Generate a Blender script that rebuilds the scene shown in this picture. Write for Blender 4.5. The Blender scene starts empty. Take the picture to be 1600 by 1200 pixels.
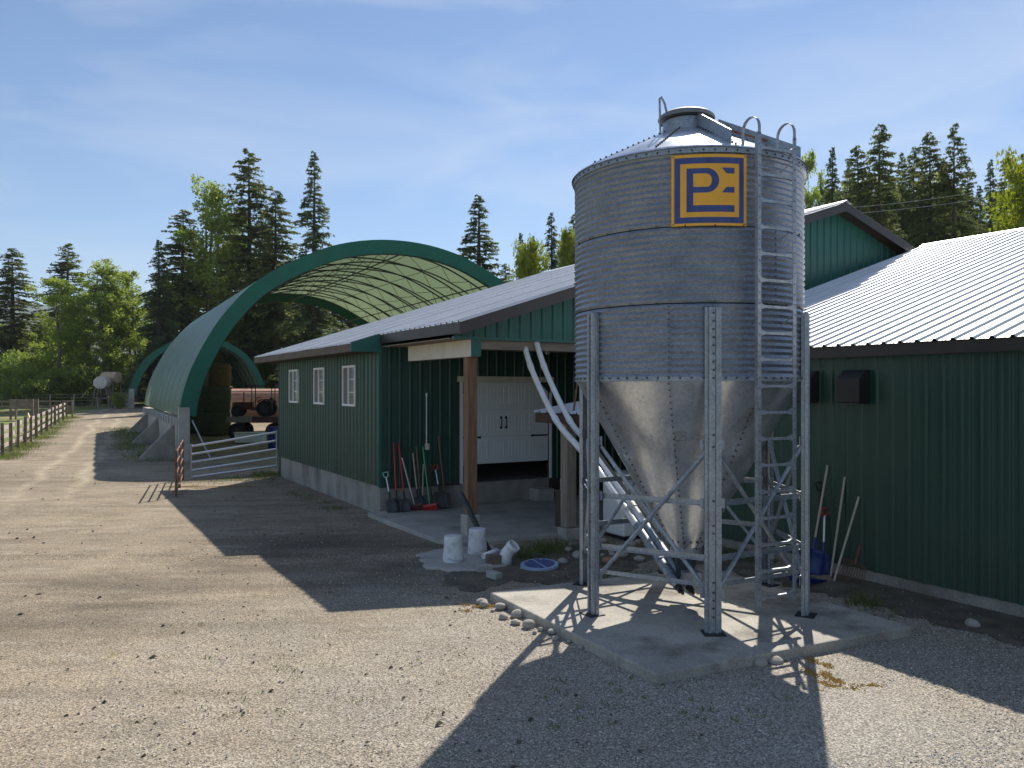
import bpy, math, random
import numpy as np
from mathutils import Vector, Matrix
random.seed(7); RNG = np.random.default_rng(11)
R = math.radians; PI = math.pi
S = bpy.context.scene; COL = S.collection

# ------------------------------------------------------------------ camera, sky, sun, exposure
F_PX, HZ, CAM_H = 1244.0, 606.0, 2.6           # focal length in photo pixels, horizon row, eye height
cd = bpy.data.cameras.new('camera'); cam = bpy.data.objects.new('camera', cd); COL.objects.link(cam)
cd.sensor_width = 36; cd.lens = F_PX/1600*36; cd.clip_start = .05; cd.clip_end = 9000
cam.location = (0, 0, CAM_H); cam.rotation_euler = (R(90), 0, 0); cd.shift_y = (HZ-600)/1600
S.camera = cam
SUN_EL, SUN_AZ = R(42.5), math.atan2(.316, .949)   # azimuth from +Y towards +X
sd = Vector((math.sin(SUN_AZ)*math.cos(SUN_EL), math.cos(SUN_AZ)*math.cos(SUN_EL), math.sin(SUN_EL)))
sl = bpy.data.lights.new('sun', 'SUN'); sl.energy = 4.6; sl.angle = R(.53); sl.color = (1, .93, .82)
so = bpy.data.objects.new('sun', sl); COL.objects.link(so)
so.rotation_euler = (-sd).to_track_quat('-Z', 'Y').to_euler(); so.location = (20, 60, 60)
W = bpy.data.worlds.new('World'); S.world = W; W.use_nodes = True
wn = W.node_tree.nodes; wl = W.node_tree.links; wn.clear()
out = wn.new('ShaderNodeOutputWorld'); bg = wn.new('ShaderNodeBackground')
sky = wn.new('ShaderNodeTexSky'); sky.sky_type = 'NISHITA'; sky.sun_disc = False
sky.sun_elevation = SUN_EL; sky.sun_rotation = SUN_AZ; sky.air_density = 1.0; sky.dust_density = .12; sky.ozone_density = 4.5
sky.altitude = 400
tc = wn.new('ShaderNodeTexCoord'); mp = wn.new('ShaderNodeMapping'); mp.inputs['Scale'].default_value = (1.2, 1.2, 4.5)
mp.inputs['Rotation'].default_value = (R(16), R(-22), R(10))
nz = wn.new('ShaderNodeTexNoise'); nz.inputs['Scale'].default_value = 2.1; nz.inputs['Detail'].default_value = 9
nz.inputs['Roughness'].default_value = .55; nz.inputs['Distortion'].default_value = .7
cr = wn.new('ShaderNodeValToRGB'); cr.color_ramp.elements[0].position = .42; cr.color_ramp.elements[1].position = .80
cr.color_ramp.elements[1].color = (.42, .42, .42, 1)
mx = wn.new('ShaderNodeMixRGB'); mx.inputs[2].default_value = (7.6, 8.0, 8.4, 1)
wl.new(tc.outputs['Generated'], mp.inputs[0]); wl.new(mp.outputs[0], nz.inputs['Vector']); wl.new(nz.outputs[0], cr.inputs[0])
wl.new(cr.outputs[0], mx.inputs[0]); wl.new(sky.outputs[0], mx.inputs[1]); wl.new(mx.outputs[0], bg.inputs[0])
bg.inputs[1].default_value = .078; wl.new(bg.outputs[0], out.inputs[0])
S.view_settings.view_transform = 'Standard'; S.view_settings.look = 'None'
S.view_settings.exposure = 0.66; S.view_settings.gamma = 1; S.view_settings.use_curve_mapping = False
S.render.engine = 'CYCLES'

# ------------------------------------------------------------------ helpers: places
def gz(y):                                       # ground height: flat yard, rising gently beyond it
    t = max(0., min(y, 130.)-26.)
    return .018*t*t/(t+3.) if t > 0 else 0.
def grd(px, py):                                 # pixel -> point on the ground
    d = F_PX*CAM_H/(py-HZ)
    for _ in range(40):
        d = .5*d+.5*F_PX*(CAM_H-gz(d))/(py-HZ)
    return Vector(((px-800)/F_PX*d, d, gz(d)))
def at(px, py, d): return Vector(((px-800)/F_PX*d, d, CAM_H+(HZ-py)*d/F_PX))

# ------------------------------------------------------------------ helpers: materials
MATS = {}
def mat(name, c1, c2=None, rough=.7, metal=0., scale=4., bump=0., bscale=None, stretch=(1,1,1), spec=.5, trans=0., dirt=None, coord='Object', detail=6, lo=.35, hi=.65, fine=None):
    m = bpy.data.materials.new(name); m.use_nodes = True; n = m.node_tree.nodes; l = m.node_tree.links; n.clear()
    o = n.new('ShaderNodeOutputMaterial'); p = n.new('ShaderNodeBsdfPrincipled')
    p.inputs['Roughness'].default_value = rough; p.inputs['Metallic'].default_value = metal
    p.inputs['Specular IOR Level'].default_value = spec
    t = n.new('ShaderNodeTexCoord'); mp = n.new('ShaderNodeMapping'); mp.inputs['Scale'].default_value = stretch
    l.new(t.outputs[coord], mp.inputs[0])
    def noise(sc, de=detail):
        q = n.new('ShaderNodeTexNoise'); q.inputs['Scale'].default_value = sc; q.inputs['Detail'].default_value = de
        q.inputs['Roughness'].default_value = .62; l.new(mp.outputs[0], q.inputs['Vector']); return q
    q = noise(scale); r = n.new('ShaderNodeValToRGB'); e = r.color_ramp.elements
    e[0].position = lo; e[1].position = hi; e[0].color = (*c1, 1); e[1].color = (*(c2 or c1), 1)
    l.new(q.outputs[0], r.inputs[0]); c = r.outputs[0]
    if dirt:                                     # (colour, scale, amount)
        q2 = noise(dirt[1]); r2 = n.new('ShaderNodeValToRGB'); r2.color_ramp.elements[0].position = .5; r2.color_ramp.elements[1].position = .72
        l.new(q2.outputs[0], r2.inputs[0]); mm = n.new('ShaderNodeMath'); mm.operation = 'MULTIPLY'; mm.inputs[1].default_value = dirt[2]
        l.new(r2.outputs[0], mm.inputs[0]); x = n.new('ShaderNodeMixRGB'); x.inputs[2].default_value = (*dirt[0], 1)
        l.new(mm.outputs[0], x.inputs[0]); l.new(c, x.inputs[1]); c = x.outputs[0]
    if fine:                                     # (scale, amount): fine speckle
        v = n.new('ShaderNodeTexVoronoi'); v.inputs['Scale'].default_value = fine[0]; l.new(mp.outputs[0], v.inputs['Vector'])
        x = n.new('ShaderNodeMixRGB'); x.blend_type = 'OVERLAY'; x.inputs[0].default_value = fine[1]
        bw = n.new('ShaderNodeRGBToBW'); l.new(v.outputs['Color'], bw.inputs[0])
        l.new(c, x.inputs[1]); l.new(bw.outputs[0], x.inputs[2]); c = x.outputs[0]
    if name == 'green_siding':                   # dried splash mud near the foot of the sheets
        sp_ = n.new('ShaderNodeSeparateXYZ'); l.new(t.outputs['Object'], sp_.inputs[0]); mr = n.new('ShaderNodeMapRange'); mr.inputs[1].default_value = .15; mr.inputs[2].default_value = 1.3; mr.inputs[3].default_value = .5; mr.inputs[4].default_value = 0
        l.new(sp_.outputs[2], mr.inputs[0]); qm = noise(5); mu = n.new('ShaderNodeMath'); mu.operation = 'MULTIPLY'; l.new(mr.outputs[0], mu.inputs[0]); l.new(qm.outputs[0], mu.inputs[1])
        x = n.new('ShaderNodeMixRGB'); x.inputs[2].default_value = (.09, .082, .06, 1); l.new(mu.outputs[0], x.inputs[0]); l.new(c, x.inputs[1]); c = x.outputs[0]
    l.new(c, p.inputs['Base Color'])
    rv = n.new('ShaderNodeMapRange'); rv.inputs[3].default_value = max(0, rough-.1); rv.inputs[4].default_value = min(1, rough+.1)
    l.new(q.outputs[0], rv.inputs[0]); l.new(rv.outputs[0], p.inputs['Roughness'])
    if bump:
        q3 = noise(bscale or scale*4); b = n.new('ShaderNodeBump'); b.inputs['Strength'].default_value = bump; b.inputs['Distance'].default_value = .02
        l.new(q3.outputs[0], b.inputs['Height']); l.new(b.outputs[0], p.inputs['Normal'])
    if trans:
        tr = n.new('ShaderNodeBsdfTranslucent'); l.new(c, tr.inputs[0]); ms = n.new('ShaderNodeMixShader'); ms.inputs[0].default_value = trans
        l.new(p.outputs[0], ms.inputs[1]); l.new(tr.outputs[0], ms.inputs[2]); l.new(ms.outputs[0], o.inputs[0])
    else: l.new(p.outputs[0], o.inputs[0])
    MATS[name] = m; return m
GREEN = mat('green_siding', (.009, .052, .036), (.013, .066, .045), rough=.40, spec=.55, scale=1.4, stretch=(1,1,.25), dirt=((.035,.06,.045), 2.2, .35), bump=.03, bscale=3)
GTRIM = mat('green_trim', (.024, .120, .098), (.030, .140, .112), rough=.45, spec=.35, scale=2)
ROOF = mat('galvalume_roof', (.64, .65, .67), (.71, .715, .725), rough=.45, metal=.2, scale=.8, dirt=((.5,.48,.44), 1.7, .3), bump=.02, bscale=5)
FASC = mat('dark_brown_fascia', (.028, .022, .021), (.04, .032, .03), rough=.45, scale=3)
FASW = mat('weathered_fascia', (.09, .07, .055), (.16, .125, .095), rough=.8, scale=5, stretch=(.4,.4,3), bump=.2)
WOOD = mat('rough_timber', (.16, .085, .045), (.26, .15, .085), rough=.8, scale=5, stretch=(4,4,.35), bump=.35, bscale=14)
WOODG = mat('grey_timber', (.20, .165, .13), (.33, .28, .225), rough=.85, scale=6, stretch=(4,4,.35), bump=.4, bscale=14)
WOODR = mat('soffit_wood', (.20, .16, .12), (.30, .25, .19), rough=.85, scale=4, stretch=(.4,3,3), bump=.2)
DARKW = mat('dark_wood', (.05, .035, .025), (.09, .062, .042), rough=.8, scale=5, bump=.2)
CONC = mat('concrete', (.33, .315, .285), (.45, .43, .385), rough=.9, scale=2.2, dirt=((.13,.12,.10), 1.3, .55), bump=.25, bscale=30, fine=(120, .25))
CONCD = mat('stained_concrete', (.24, .225, .20), (.36, .34, .30), rough=.9, scale=1.6, stretch=(1,1,.5), dirt=((.10,.09,.075), 1.1, .8), bump=.25, bscale=30, fine=(120, .25))
CREAM = mat('cream_board', (.60, .55, .46), (.68, .63, .54), rough=.6, scale=3, dirt=((.36,.30,.22), 4, .35))
WHITE = mat('white_paint', (.72, .73, .73), (.80, .80, .79), rough=.45, scale=3, dirt=((.5,.48,.44), 3, .25))
DOORW = mat('door_white', (.66, .69, .70), (.74, .76, .76), rough=.5, scale=2, dirt=((.45,.44,.40), 2, .3))
PVC = mat('white_pvc', (.74, .75, .77), (.82, .83, .84), rough=.3, scale=3, dirt=((.40,.33,.24), 5, .35))
BLACK = mat('black_plastic', (.012, .012, .013), (.022, .022, .022), rough=.5, scale=6)
GALV = mat('galvanised_sheet', (.215, .255, .315), (.30, .335, .385), rough=.46, metal=.62, scale=2.2, stretch=(1,1,3), dirt=((.24,.24,.235), 3.4, .3), fine=(46, .3), bump=.02, bscale=60)
GALVS = mat('galvanised_smooth', (.58, .62, .68), (.74, .77, .81), rough=.30, metal=.80, scale=3.2, dirt=((.40,.40,.39), 4.2, .5), fine=(38, .28), bump=.04, bscale=20)
STEEL = mat('galvanised_steel', (.25, .285, .33), (.34, .375, .415), rough=.45, metal=.6, scale=5, dirt=((.26,.24,.21), 7, .3), fine=(50, .25))
BOLT = mat('dark_bolt', (.06, .055, .05), (.10, .09, .08), rough=.5, metal=.5)
RUST = mat('rust', (.13, .055, .03), (.24, .115, .065), rough=.85, scale=7, bump=.3)
RUSTL = mat('faded_rust_paint', (.42, .20, .14), (.56, .31, .23), rough=.7, scale=2.5, dirt=((.22,.09,.05), 4, .6), stretch=(.4,.4,2.4))
SIGNY = mat('sign_yellow', (.80, .38, .02), (.86, .44, .03), rough=.4, scale=5, dirt=((.5,.28,.08), 9, .4), stretch=(1,1,.3))
SIGNB = mat('sign_blue', (.022, .042, .17), (.045, .075, .25), rough=.45, scale=9, stretch=(1,1,.2))
GLASS = mat('window_glass', (.06, .075, .08), (.13, .15, .145), rough=.06, scale=2.5, spec=.8)
SCREEN = mat('window_screen', (.15, .12, .12), (.20, .165, .16), rough=.7, scale=3)
FABRIC = mat('green_fabric', (.010, .115, .075), (.013, .135, .09), rough=.5, spec=.3, scale=1.5, bump=.5, bscale=1.8, dirt=((.03,.10,.075), 1.1, .6))
TRUSS = mat('dark_truss', (.045, .06, .05), (.07, .08, .065), rough=.55, metal=.3)
HAY = mat('net_wrapped_hay', (.045, .055, .03), (.085, .09, .05), rough=.95, scale=6, stretch=(1,1,5), bump=.6)
HAYB = mat('brown_hay', (.10, .062, .028), (.16, .10, .045), rough=.95, scale=8, bump=.6)
RED = mat('red_plastic', (.42, .015, .022), (.5, .02, .03), rough=.4)
REDP = mat('old_red_paint', (.10, .018, .014), (.15, .03, .022), rough=.6, scale=6, dirt=((.12,.06,.04), 5, .5))
BLUE = mat('blue_plastic', (.010, .024, .14), (.016, .036, .19), rough=.42, scale=4)
BLUEL = mat('pale_blue_lid', (.30, .38, .55), (.38, .46, .62), rough=.5, scale=6)
GRNP = mat('green_plastic', (.04, .36, .12), (.05, .42, .15), rough=.45)
GRNL = mat('pale_green_plastic', (.22, .48, .34), (.26, .52, .38), rough=.45)
ASH = mat('ash_handle', (.40, .34, .27), (.52, .45, .36), rough=.7, scale=8)
BRNH = mat('brown_handle', (.17, .115, .075), (.23, .16, .10), rough=.7, scale=8)
ALU = mat('aluminium_tube', (.55, .57, .58), (.62, .64, .65), rough=.35, metal=.8)
DSTEEL = mat('dark_steel', (.035, .04, .045), (.06, .065, .07), rough=.5, metal=.5)
RUBBER = mat('tyre_rubber', (.014, .014, .014), (.022, .021, .02), rough=.85)
STONE = mat('river_stone', (.27, .25, .22), (.42, .39, .34), rough=.85, scale=9, bump=.2, fine=(40, .3))
STONER = mat('red_stone', (.30, .14, .09), (.38, .19, .12), rough=.85, scale=9, bump=.2)
PEB = mat('pebbles', (.30, .27, .225), (.72, .69, .63), rough=.9, scale=34, detail=2, lo=.36, hi=.64, coord='Object')
FWOOD = mat('fence_wood', (.15, .11, .085), (.25, .20, .16), rough=.9, scale=3, bump=.4)
FRAIL = mat('silvered_rail', (.36, .32, .28), (.50, .46, .41), rough=.85, scale=3, bump=.3)
BARK = mat('bark', (.055, .042, .034), (.105, .085, .07), rough=.95, scale=5, stretch=(3,3,.5), bump=.5)
BARKL = mat('grey_bark', (.12, .105, .085), (.22, .195, .165), rough=.95, scale=5, stretch=(3,3,.5), bump=.4)
NEED1 = mat('fir_needles', (.075, .118, .05), (.19, .235, .08), rough=.75, scale=.45, trans=.4, coord='Object', detail=4)
NEED2 = mat('hemlock_needles', (.085, .128, .046), (.25, .275, .08), rough=.75, scale=.5, trans=.42, coord='Object', detail=4)
LEAF1 = mat('cottonwood_leaves', (.19, .28, .045), (.40, .47, .08), rough=.6, scale=.45, trans=.58, detail=4)
LEAF2 = mat('maple_leaves', (.20, .27, .018), (.34, .37, .025), rough=.6, scale=.6, trans=.5, detail=4)
LEAF3 = mat('shrub_leaves', (.15, .24, .04), (.36, .42, .07), rough=.6, scale=.7, trans=.58, detail=4)
GRASS = mat('grass_blades', (.07, .13, .025), (.20, .22, .05), rough=.7, scale=3, trans=.4)
MOSS = mat('yellow_moss', (.30, .17, .02), (.36, .24, .05), rough=.95, scale=9, bump=.5)
HILL = mat('far_forest', (.03, .055, .036), (.07, .10, .06), rough=1, scale=.02, bump=1, bscale=.05)

# ------------------------------------------------------------------ helpers: geometry
class MB:
    def __init__(s): s.v = []; s.f = []
    def add(s, v, f):
        o = len(s.v); s.v += [tuple(a) for a in v]; s.f += [tuple(i+o for i in q) for q in f]; return s
    def box(s, x0, x1, y0, y1, z0, z1, M=None):
        v = [Vector((x, y, z)) for z in (z0, z1) for y in (y0, y1) for x in (x0, x1)]
        if M is not None: v = [M @ a for a in v]
        return s.add(v, [(0,2,3,1), (4,5,7,6), (0,1,5,4), (2,6,7,3), (0,4,6,2), (1,3,7,5)])
    def tube(s, pts, r, n=8, caps=True):
        pts = [Vector(p) for p in pts]; rs = r if isinstance(r, (list, tuple)) else [r]*len(pts); v = []; f = []
        up = None
        for i, p in enumerate(pts):
            d = (pts[min(i+1, len(pts)-1)]-pts[max(i-1, 0)]).normalized()
            if up is None: up = Vector((0,0,1)) if abs(d.z) < .9 else Vector((1,0,0))
            a = d.cross(up).normalized(); b = a.cross(d).normalized(); up = b
            for k in range(n):
                t = 2*PI*k/n; v.append(p+(a*math.cos(t)+b*math.sin(t))*rs[i])
        for i in range(len(pts)-1):
            for k in range(n): f.append((i*n+k, i*n+(k+1) % n, (i+1)*n+(k+1) % n, (i+1)*n+k))
        if caps: f.append(tuple(range(n-1, -1, -1))); f.append(tuple((len(pts)-1)*n+k for k in range(n)))
        return s.add(v, f)
    def bar(s, a, b, w, h, up=(0,0,1)):
        a = Vector(a); b = Vector(b); d = (b-a).normalized(); u = Vector(up)
        x = d.cross(u).normalized()*(w/2); y = x.cross(d).normalized()*(h/2)
        v = [p+i*x+j*y for p in (a, b) for i, j in ((-1,-1), (1,-1), (1,1), (-1,1))]
        return s.add(v, [(3,2,1,0), (4,5,6,7), (0,1,5,4), (1,2,6,5), (2,3,7,6), (3,0,4,7)])
    def lathe(s, prof, n=24, c=(0,0,0), a0=0., a1=2*PI, axis='z'):
        full = abs(a1-a0-2*PI) < 1e-6; m = n if full else n+1; v = []; f = []
        for r, z in prof:
            for k in range(m):
                t = a0+(a1-a0)*k/n
                p = (r*math.cos(t), r*math.sin(t), z)
                if axis == 'y': p = (p[0], p[2], p[1])
                if axis == 'x': p = (p[2], p[0], p[1])
                v.append((p[0]+c[0], p[1]+c[1], p[2]+c[2]))
        for i in range(len(prof)-1):
            for k in range(n):
                k2 = (k+1) % m; f.append((i*m+k, i*m+k2, (i+1)*m+k2, (i+1)*m+k))
        return s.add(v, f)
    def prism(s, poly, y0, y1, axis='y'):        # polygon in (x,z) pushed along y, or in (y,z) along x, or (x,y) along z
        n = len(poly)
        def P(a, b, t): return (a, t, b) if axis == 'y' else ((t, a, b) if axis == 'x' else (a, b, t))
        v = [P(a, b, y0) for a, b in poly]+[P(a, b, y1) for a, b in poly]
        f = [tuple(range(n)), tuple(range(2*n-1, n-1, -1))]+[(i, i+n, (i+1) % n+n, (i+1) % n) for i in range(n)]
        return s.add(v, f)
    def build(s, name, m, parent=None, smooth=False, loc=None, rot=None):
        me = bpy.data.meshes.new(name); me.from_pydata(s.v, [], s.f); me.update()
        if smooth: me.shade_smooth()
        if smooth and smooth != 'all': me.set_sharp_from_angle(angle=R(40))
        me.materials.append(m); return link(name, me, parent, loc, rot)
def link(name, me, parent=None, loc=None, rot=None, scale=None):
    o = bpy.data.objects.new(name, me); COL.objects.link(o); o.parent = parent
    if loc is not None: o.location = loc
    if rot is not None: o.rotation_euler = rot
    if scale is not None: o.scale = scale
    return o
def tag(o, label=None, cat=None, group=None, kind=None):
    if label: o['label'] = label
    if cat: o['category'] = cat
    if group: o['group'] = group
    if kind: o['kind'] = kind
    return o
def thing(name, label, cat, loc=(0,0,0), rz=0., group=None): return tag(link(name, None, None, loc, (0,0,rz)), label, cat, group)
def fix(o):                                      # consistent outward normals for a closed mesh
    import bmesh
    b = bmesh.new(); b.from_mesh(o.data); bmesh.ops.recalc_face_normals(b, faces=b.faces); b.to_mesh(o.data); b.free(); return o
def bevel(o, w=.01, n=2):
    md = o.modifiers.new('bevel', 'BEVEL'); md.width = w; md.segments = n; md.limit_method = 'ANGLE'; return o

RIB = .2286
RIBP = [(0,.025), (.014,.025), (.034,0), (.083,0), (.090,.0025), (.099,.0025), (.106,0), (.124,0), (.131,.0025), (.140,.0025), (.147,0), (.1946,0), (.2126,.025)]
ROOFP = [(0,.031), (.014,.031), (.034,0), (.083,0), (.090,.004), (.099,.004), (.106,0), (.124,0), (.131,.004), (.140,.004), (.147,0), (.1946,0), (.2146,.031)]
def rib_pts(t0, t1, RIBP=RIBP):
    pts = []; k = math.floor(t0/RIB)-1
    while k*RIB < t1+RIB:
        pts += [(k*RIB+a, h) for a, h in RIBP]; k += 1
    res = []
    for (a, ha), (b, hb) in zip(pts, pts[1:]):
        for tt in (t0, t1):
            if a < tt < b: res.append((tt, ha+(hb-ha)*(tt-a)/(b-a)))
        if t0-1e-6 <= b <= t1+1e-6: res.append((b, hb))
    return sorted(set(res))
CACHE = {}
def ribbed(name, m, parent, t0, t1, zb, zt, P, key=None, over=.004):
    """ribbed metal sheets .914 wide; P(t, z, h) maps to the parent's space"""
    zbf = zb if callable(zb) else (lambda t: zb); ztf = zt if callable(zt) else (lambda t: zt)
    a = t0; i = 0; outl = []
    while a < t1-1e-4:
        b = min(t1, (math.floor(a/(4*RIB)+1e-4)+1)*4*RIB)
        lift = over*(i % 2)
        pts = rib_pts(a, b, ROOFP if name.startswith('roof') else RIBP); mb = MB(); v = []; f = []
        for t, h in pts: v += [P(t, zbf(t), h+lift), P(t, ztf(t), h+lift)]
        for k in range(len(pts)-1): f.append((2*k, 2*k+2, 2*k+3, 2*k+1))
        mb.add(v, f); outl.append(mb.build(name, m, parent)); a = b; i += 1
    return outl

# ------------------------------------------------------------------ setting: ground, yard, hill
def sheet(name, xs, ys, zf, m, kind='structure'):
    v = [(x, y, zf(x, y)) for y in ys for x in xs]; n = len(xs)
    f = [(j*n+i, j*n+i+1, (j+1)*n+i+1, (j+1)*n+i) for j in range(len(ys)-1) for i in range(n-1)]
    me = bpy.data.meshes.new(name); me.from_pydata(v, [], f); me.update(); me.shade_smooth(); me.materials.append(m)
    return tag(link(name, me), kind=kind)
def ground_material(name, dirt=True):
    m = bpy.data.materials.new(name); m.use_nodes = True; n = m.node_tree.nodes; l = m.node_tree.links; n.clear()
    o = n.new('ShaderNodeOutputMaterial'); p = n.new('ShaderNodeBsdfPrincipled'); p.inputs['Roughness'].default_value = .95
    p.inputs['Specular IOR Level'].default_value = .2
    t = n.new('ShaderNodeTexCoord')
    def noise(sc, st=(1,1,1), rot=0, de=8, ro=.6):
        mp = n.new('ShaderNodeMapping'); mp.inputs['Scale'].default_value = st; mp.inputs['Rotation'].default_value = (0,0,rot)
        l.new(t.outputs['Object'], mp.inputs[0]); q = n.new('ShaderNodeTexNoise'); q.inputs['Scale'].default_value = sc
        q.inputs['Detail'].default_value = de; q.inputs['Roughness'].default_value = ro; l.new(mp.outputs[0], q.inputs['Vector']); return q.outputs[0]
    def ramp(i, p0, p1, c0=(0,0,0), c1=(1,1,1)):
        r = n.new('ShaderNodeValToRGB'); r.color_ramp.elements[0].position = p0; r.color_ramp.elements[1].position = p1
        r.color_ramp.elements[0].color = (*c0, 1); r.color_ramp.elements[1].color = (*c1, 1); l.new(i, r.inputs[0]); return r.outputs[0]
    def mix(fac, a, b, mode='MIX'):
        x = n.new('ShaderNodeMixRGB'); x.blend_type = mode
        for k, s in enumerate((fac, a, b)):
            if isinstance(s, float): x.inputs[k].default_value = s
            elif isinstance(s, tuple): x.inputs[k].default_value = (*s, 1)
            else: l.new(s, x.inputs[k])
        return x.outputs[0]
    if dirt:
        c = ramp(noise(.35), .3, .7, (.255, .208, .150), (.45, .378, .282))
        c = mix(ramp(noise(1.6, (.6, 1.4, 1), R(-14), 9), .46, .66, (0,0,0), (.75,.75,.75)), c, (.215, .182, .14))            # patchy compaction
        c = mix(ramp(noise(2.3, (.5, 1.5, 1), R(20), 9), .54, .72, (0,0,0), (.8,.8,.8)), c, (.47, .42, .345))               # loose pale stone
        c = mix(ramp(noise(.5, (.16, 1.3, 1), R(-14), 7), .52, .72), c, (.20, .165, .12))          # damp streaks across the yard
        sx_ = n.new('ShaderNodeSeparateXYZ'); l.new(t.outputs['Object'], sx_.inputs[0])
        def M2(op, a, b, clamp=False):
            q = n.new('ShaderNodeMath'); q.operation = op; q.use_clamp = clamp
            for k, w in enumerate((a, b)):
                if isinstance(w, (int, float)): q.inputs[k].default_value = w
                else: l.new(w, q.inputs[k])
            return q.outputs[0]
        q_ = M2('ADD', M2('ADD', sx_.outputs[0], M2('MULTIPLY', sx_.outputs[1], .465)), M2('MULTIPLY', M2('SUBTRACT', noise(.13, de=2), .5), 2.2))
        near = M2('MULTIPLY', M2('SUBTRACT', sx_.outputs[1], 15.), .12, True); ragged = ramp(noise(1.3), .3, .6)
        for qc in (-2.9, -1.55):                                                                       # two pale wheel tracks up the lane
            tk_ = M2('SUBTRACT', 1., M2('MULTIPLY', M2('ABSOLUTE', M2('SUBTRACT', q_, qc), 0), 3.2), True)
            c = mix(M2('MULTIPLY', M2('MULTIPLY', tk_, near), M2('MULTIPLY', ragged, .9)), c, (.56, .475, .355))
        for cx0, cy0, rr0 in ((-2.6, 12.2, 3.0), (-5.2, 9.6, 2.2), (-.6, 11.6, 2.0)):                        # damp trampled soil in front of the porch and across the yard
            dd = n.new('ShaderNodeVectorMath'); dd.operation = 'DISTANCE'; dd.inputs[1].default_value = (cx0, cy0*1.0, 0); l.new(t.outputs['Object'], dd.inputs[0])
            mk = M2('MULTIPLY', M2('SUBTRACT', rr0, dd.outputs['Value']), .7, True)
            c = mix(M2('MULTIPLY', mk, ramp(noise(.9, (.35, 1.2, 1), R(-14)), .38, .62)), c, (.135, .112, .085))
        dm = n.new('ShaderNodeVectorMath'); dm.operation = 'DISTANCE'; dm.inputs[1].default_value = (2.2, 6.5, 0); l.new(t.outputs['Object'], dm.inputs[0])
        ds = n.new('ShaderNodeMath'); ds.operation = 'MULTIPLY_ADD'; ds.inputs[1].default_value = -.14; ds.inputs[2].default_value = .75; l.new(dm.outputs['Value'], ds.inputs[0])
        dn = n.new('ShaderNodeMath'); dn.operation = 'ADD'; dn.use_clamp = True; l.new(ds.outputs[0], dn.inputs[0]); l.new(ramp(noise(.8), .3, .7, (0,0,0), (.5,.5,.5)), dn.inputs[1])
        c = mix(dn.outputs[0], c, (.40, .375, .335))                                                   # cleaner crushed gravel laid round the bin
        v = n.new('ShaderNodeTexVoronoi'); v.inputs['Scale'].default_value = 62; l.new(t.outputs['Object'], v.inputs['Vector'])
        bw = n.new('ShaderNodeRGBToBW'); l.new(v.outputs['Color'], bw.inputs[0])
        c = mix(.62, c, ramp(bw.outputs[0], .15, .9, (.22, .21, .19), (.80, .79, .77)), 'OVERLAY')
        c = mix(ramp(v.outputs['Distance'], .42, .72, (0,0,0), (.58,.58,.58)), c, (.10, .086, .066))                             # darker gaps between stones
        vf = n.new('ShaderNodeTexVoronoi'); vf.inputs['Scale'].default_value = 150; l.new(t.outputs['Object'], vf.inputs['Vector'])
        bf = n.new('ShaderNodeRGBToBW'); l.new(vf.outputs['Color'], bf.inputs[0]); c = mix(.5, c, ramp(bf.outputs[0], .1, .95, (.15,.15,.15), (.85,.85,.85)), 'OVERLAY')
        c = mix(ramp(noise(1.1, de=5), .66, .74, (0,0,0), (.45,.45,.45)), c, (.17, .17, .06))       # thin weeds
        hgt = mix(.5, v.outputs['Distance'], noise(40))
    else:
        c = ramp(noise(.12), .35, .65, (.09, .15, .03), (.20, .235, .06))
        c = mix(ramp(noise(.3), .45, .6), c, (.30, .245, .15))
        hgt = noise(20)
    l.new(c, p.inputs['Base Color']); b = n.new('ShaderNodeBump'); b.inputs['Strength'].default_value = .55; b.inputs['Distance'].default_value = .02
    l.new(hgt, b.inputs['Height']); l.new(b.outputs[0], p.inputs['Normal']); l.new(p.outputs[0], o.inputs[0]); return m
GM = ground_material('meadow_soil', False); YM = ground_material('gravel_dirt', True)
sheet('ground', [-1500,-500,-200,-120]+list(range(-90, 91, 5))+[120,200,500,1500], [-300,-60]+list(range(-30, 136, 3))+[200,400,800,2500], lambda x, y: gz(y)-.03, GM)
def yard_x(y):                                   # left and right edge of the yard
    xl = -17.5-.47*(max(y, 0)-30)*1.0 if y > 12 else -60
    if y > 12: xl = -19.0-(y-30.2)*.478
    if y > 56: xl = -31.5-.35*(y-56)
    return min(-9., xl), 45.
ys = list(np.arange(-20, 20, .4))+list(np.arange(20, 74.1, 1.2)); NX = 60; v = []; f = []
for j, y in enumerate(ys):
    xl, xr = yard_x(y); xl += .35*math.sin(y*1.3)+.2*math.sin(y*3.1)
    for i in range(NX):
        x = xl+(xr-xl)*(i/(NX-1))**1.0
        z = gz(y)+.012*math.sin(x*.9+y*.37)*math.sin(y*.8-x*.3) if 3 < y < 60 else gz(y)
        v.append((x, y, z-.004 if y < 73 else gz(y)-.035))
for j in range(len(ys)-1):
    for i in range(NX-1): f.append((j*NX+i, j*NX+i+1, (j+1)*NX+i+1, (j+1)*NX+i))
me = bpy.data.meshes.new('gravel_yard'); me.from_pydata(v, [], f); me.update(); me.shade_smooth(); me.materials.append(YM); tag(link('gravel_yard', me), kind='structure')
hv = []; hf = []; nh = 60
for i in range(nh):
    a = -2400+i*72; y = 2100
    top = 110+205/(1+math.exp((a-200+1290)/110.))+8*math.sin(i*.9)+5*math.sin(i*2.3)
    for k in range(7):
        q = k/6; hv.append((a*1.0-200, y+q*700, 2+top*q**.8+14*math.sin(i*1.7+k*2.2)*(q > 0)))
for i in range(nh-1):
    for k in range(6): hf.append((i*7+k, (i+1)*7+k, (i+1)*7+k+1, i*7+k+1))
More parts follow.
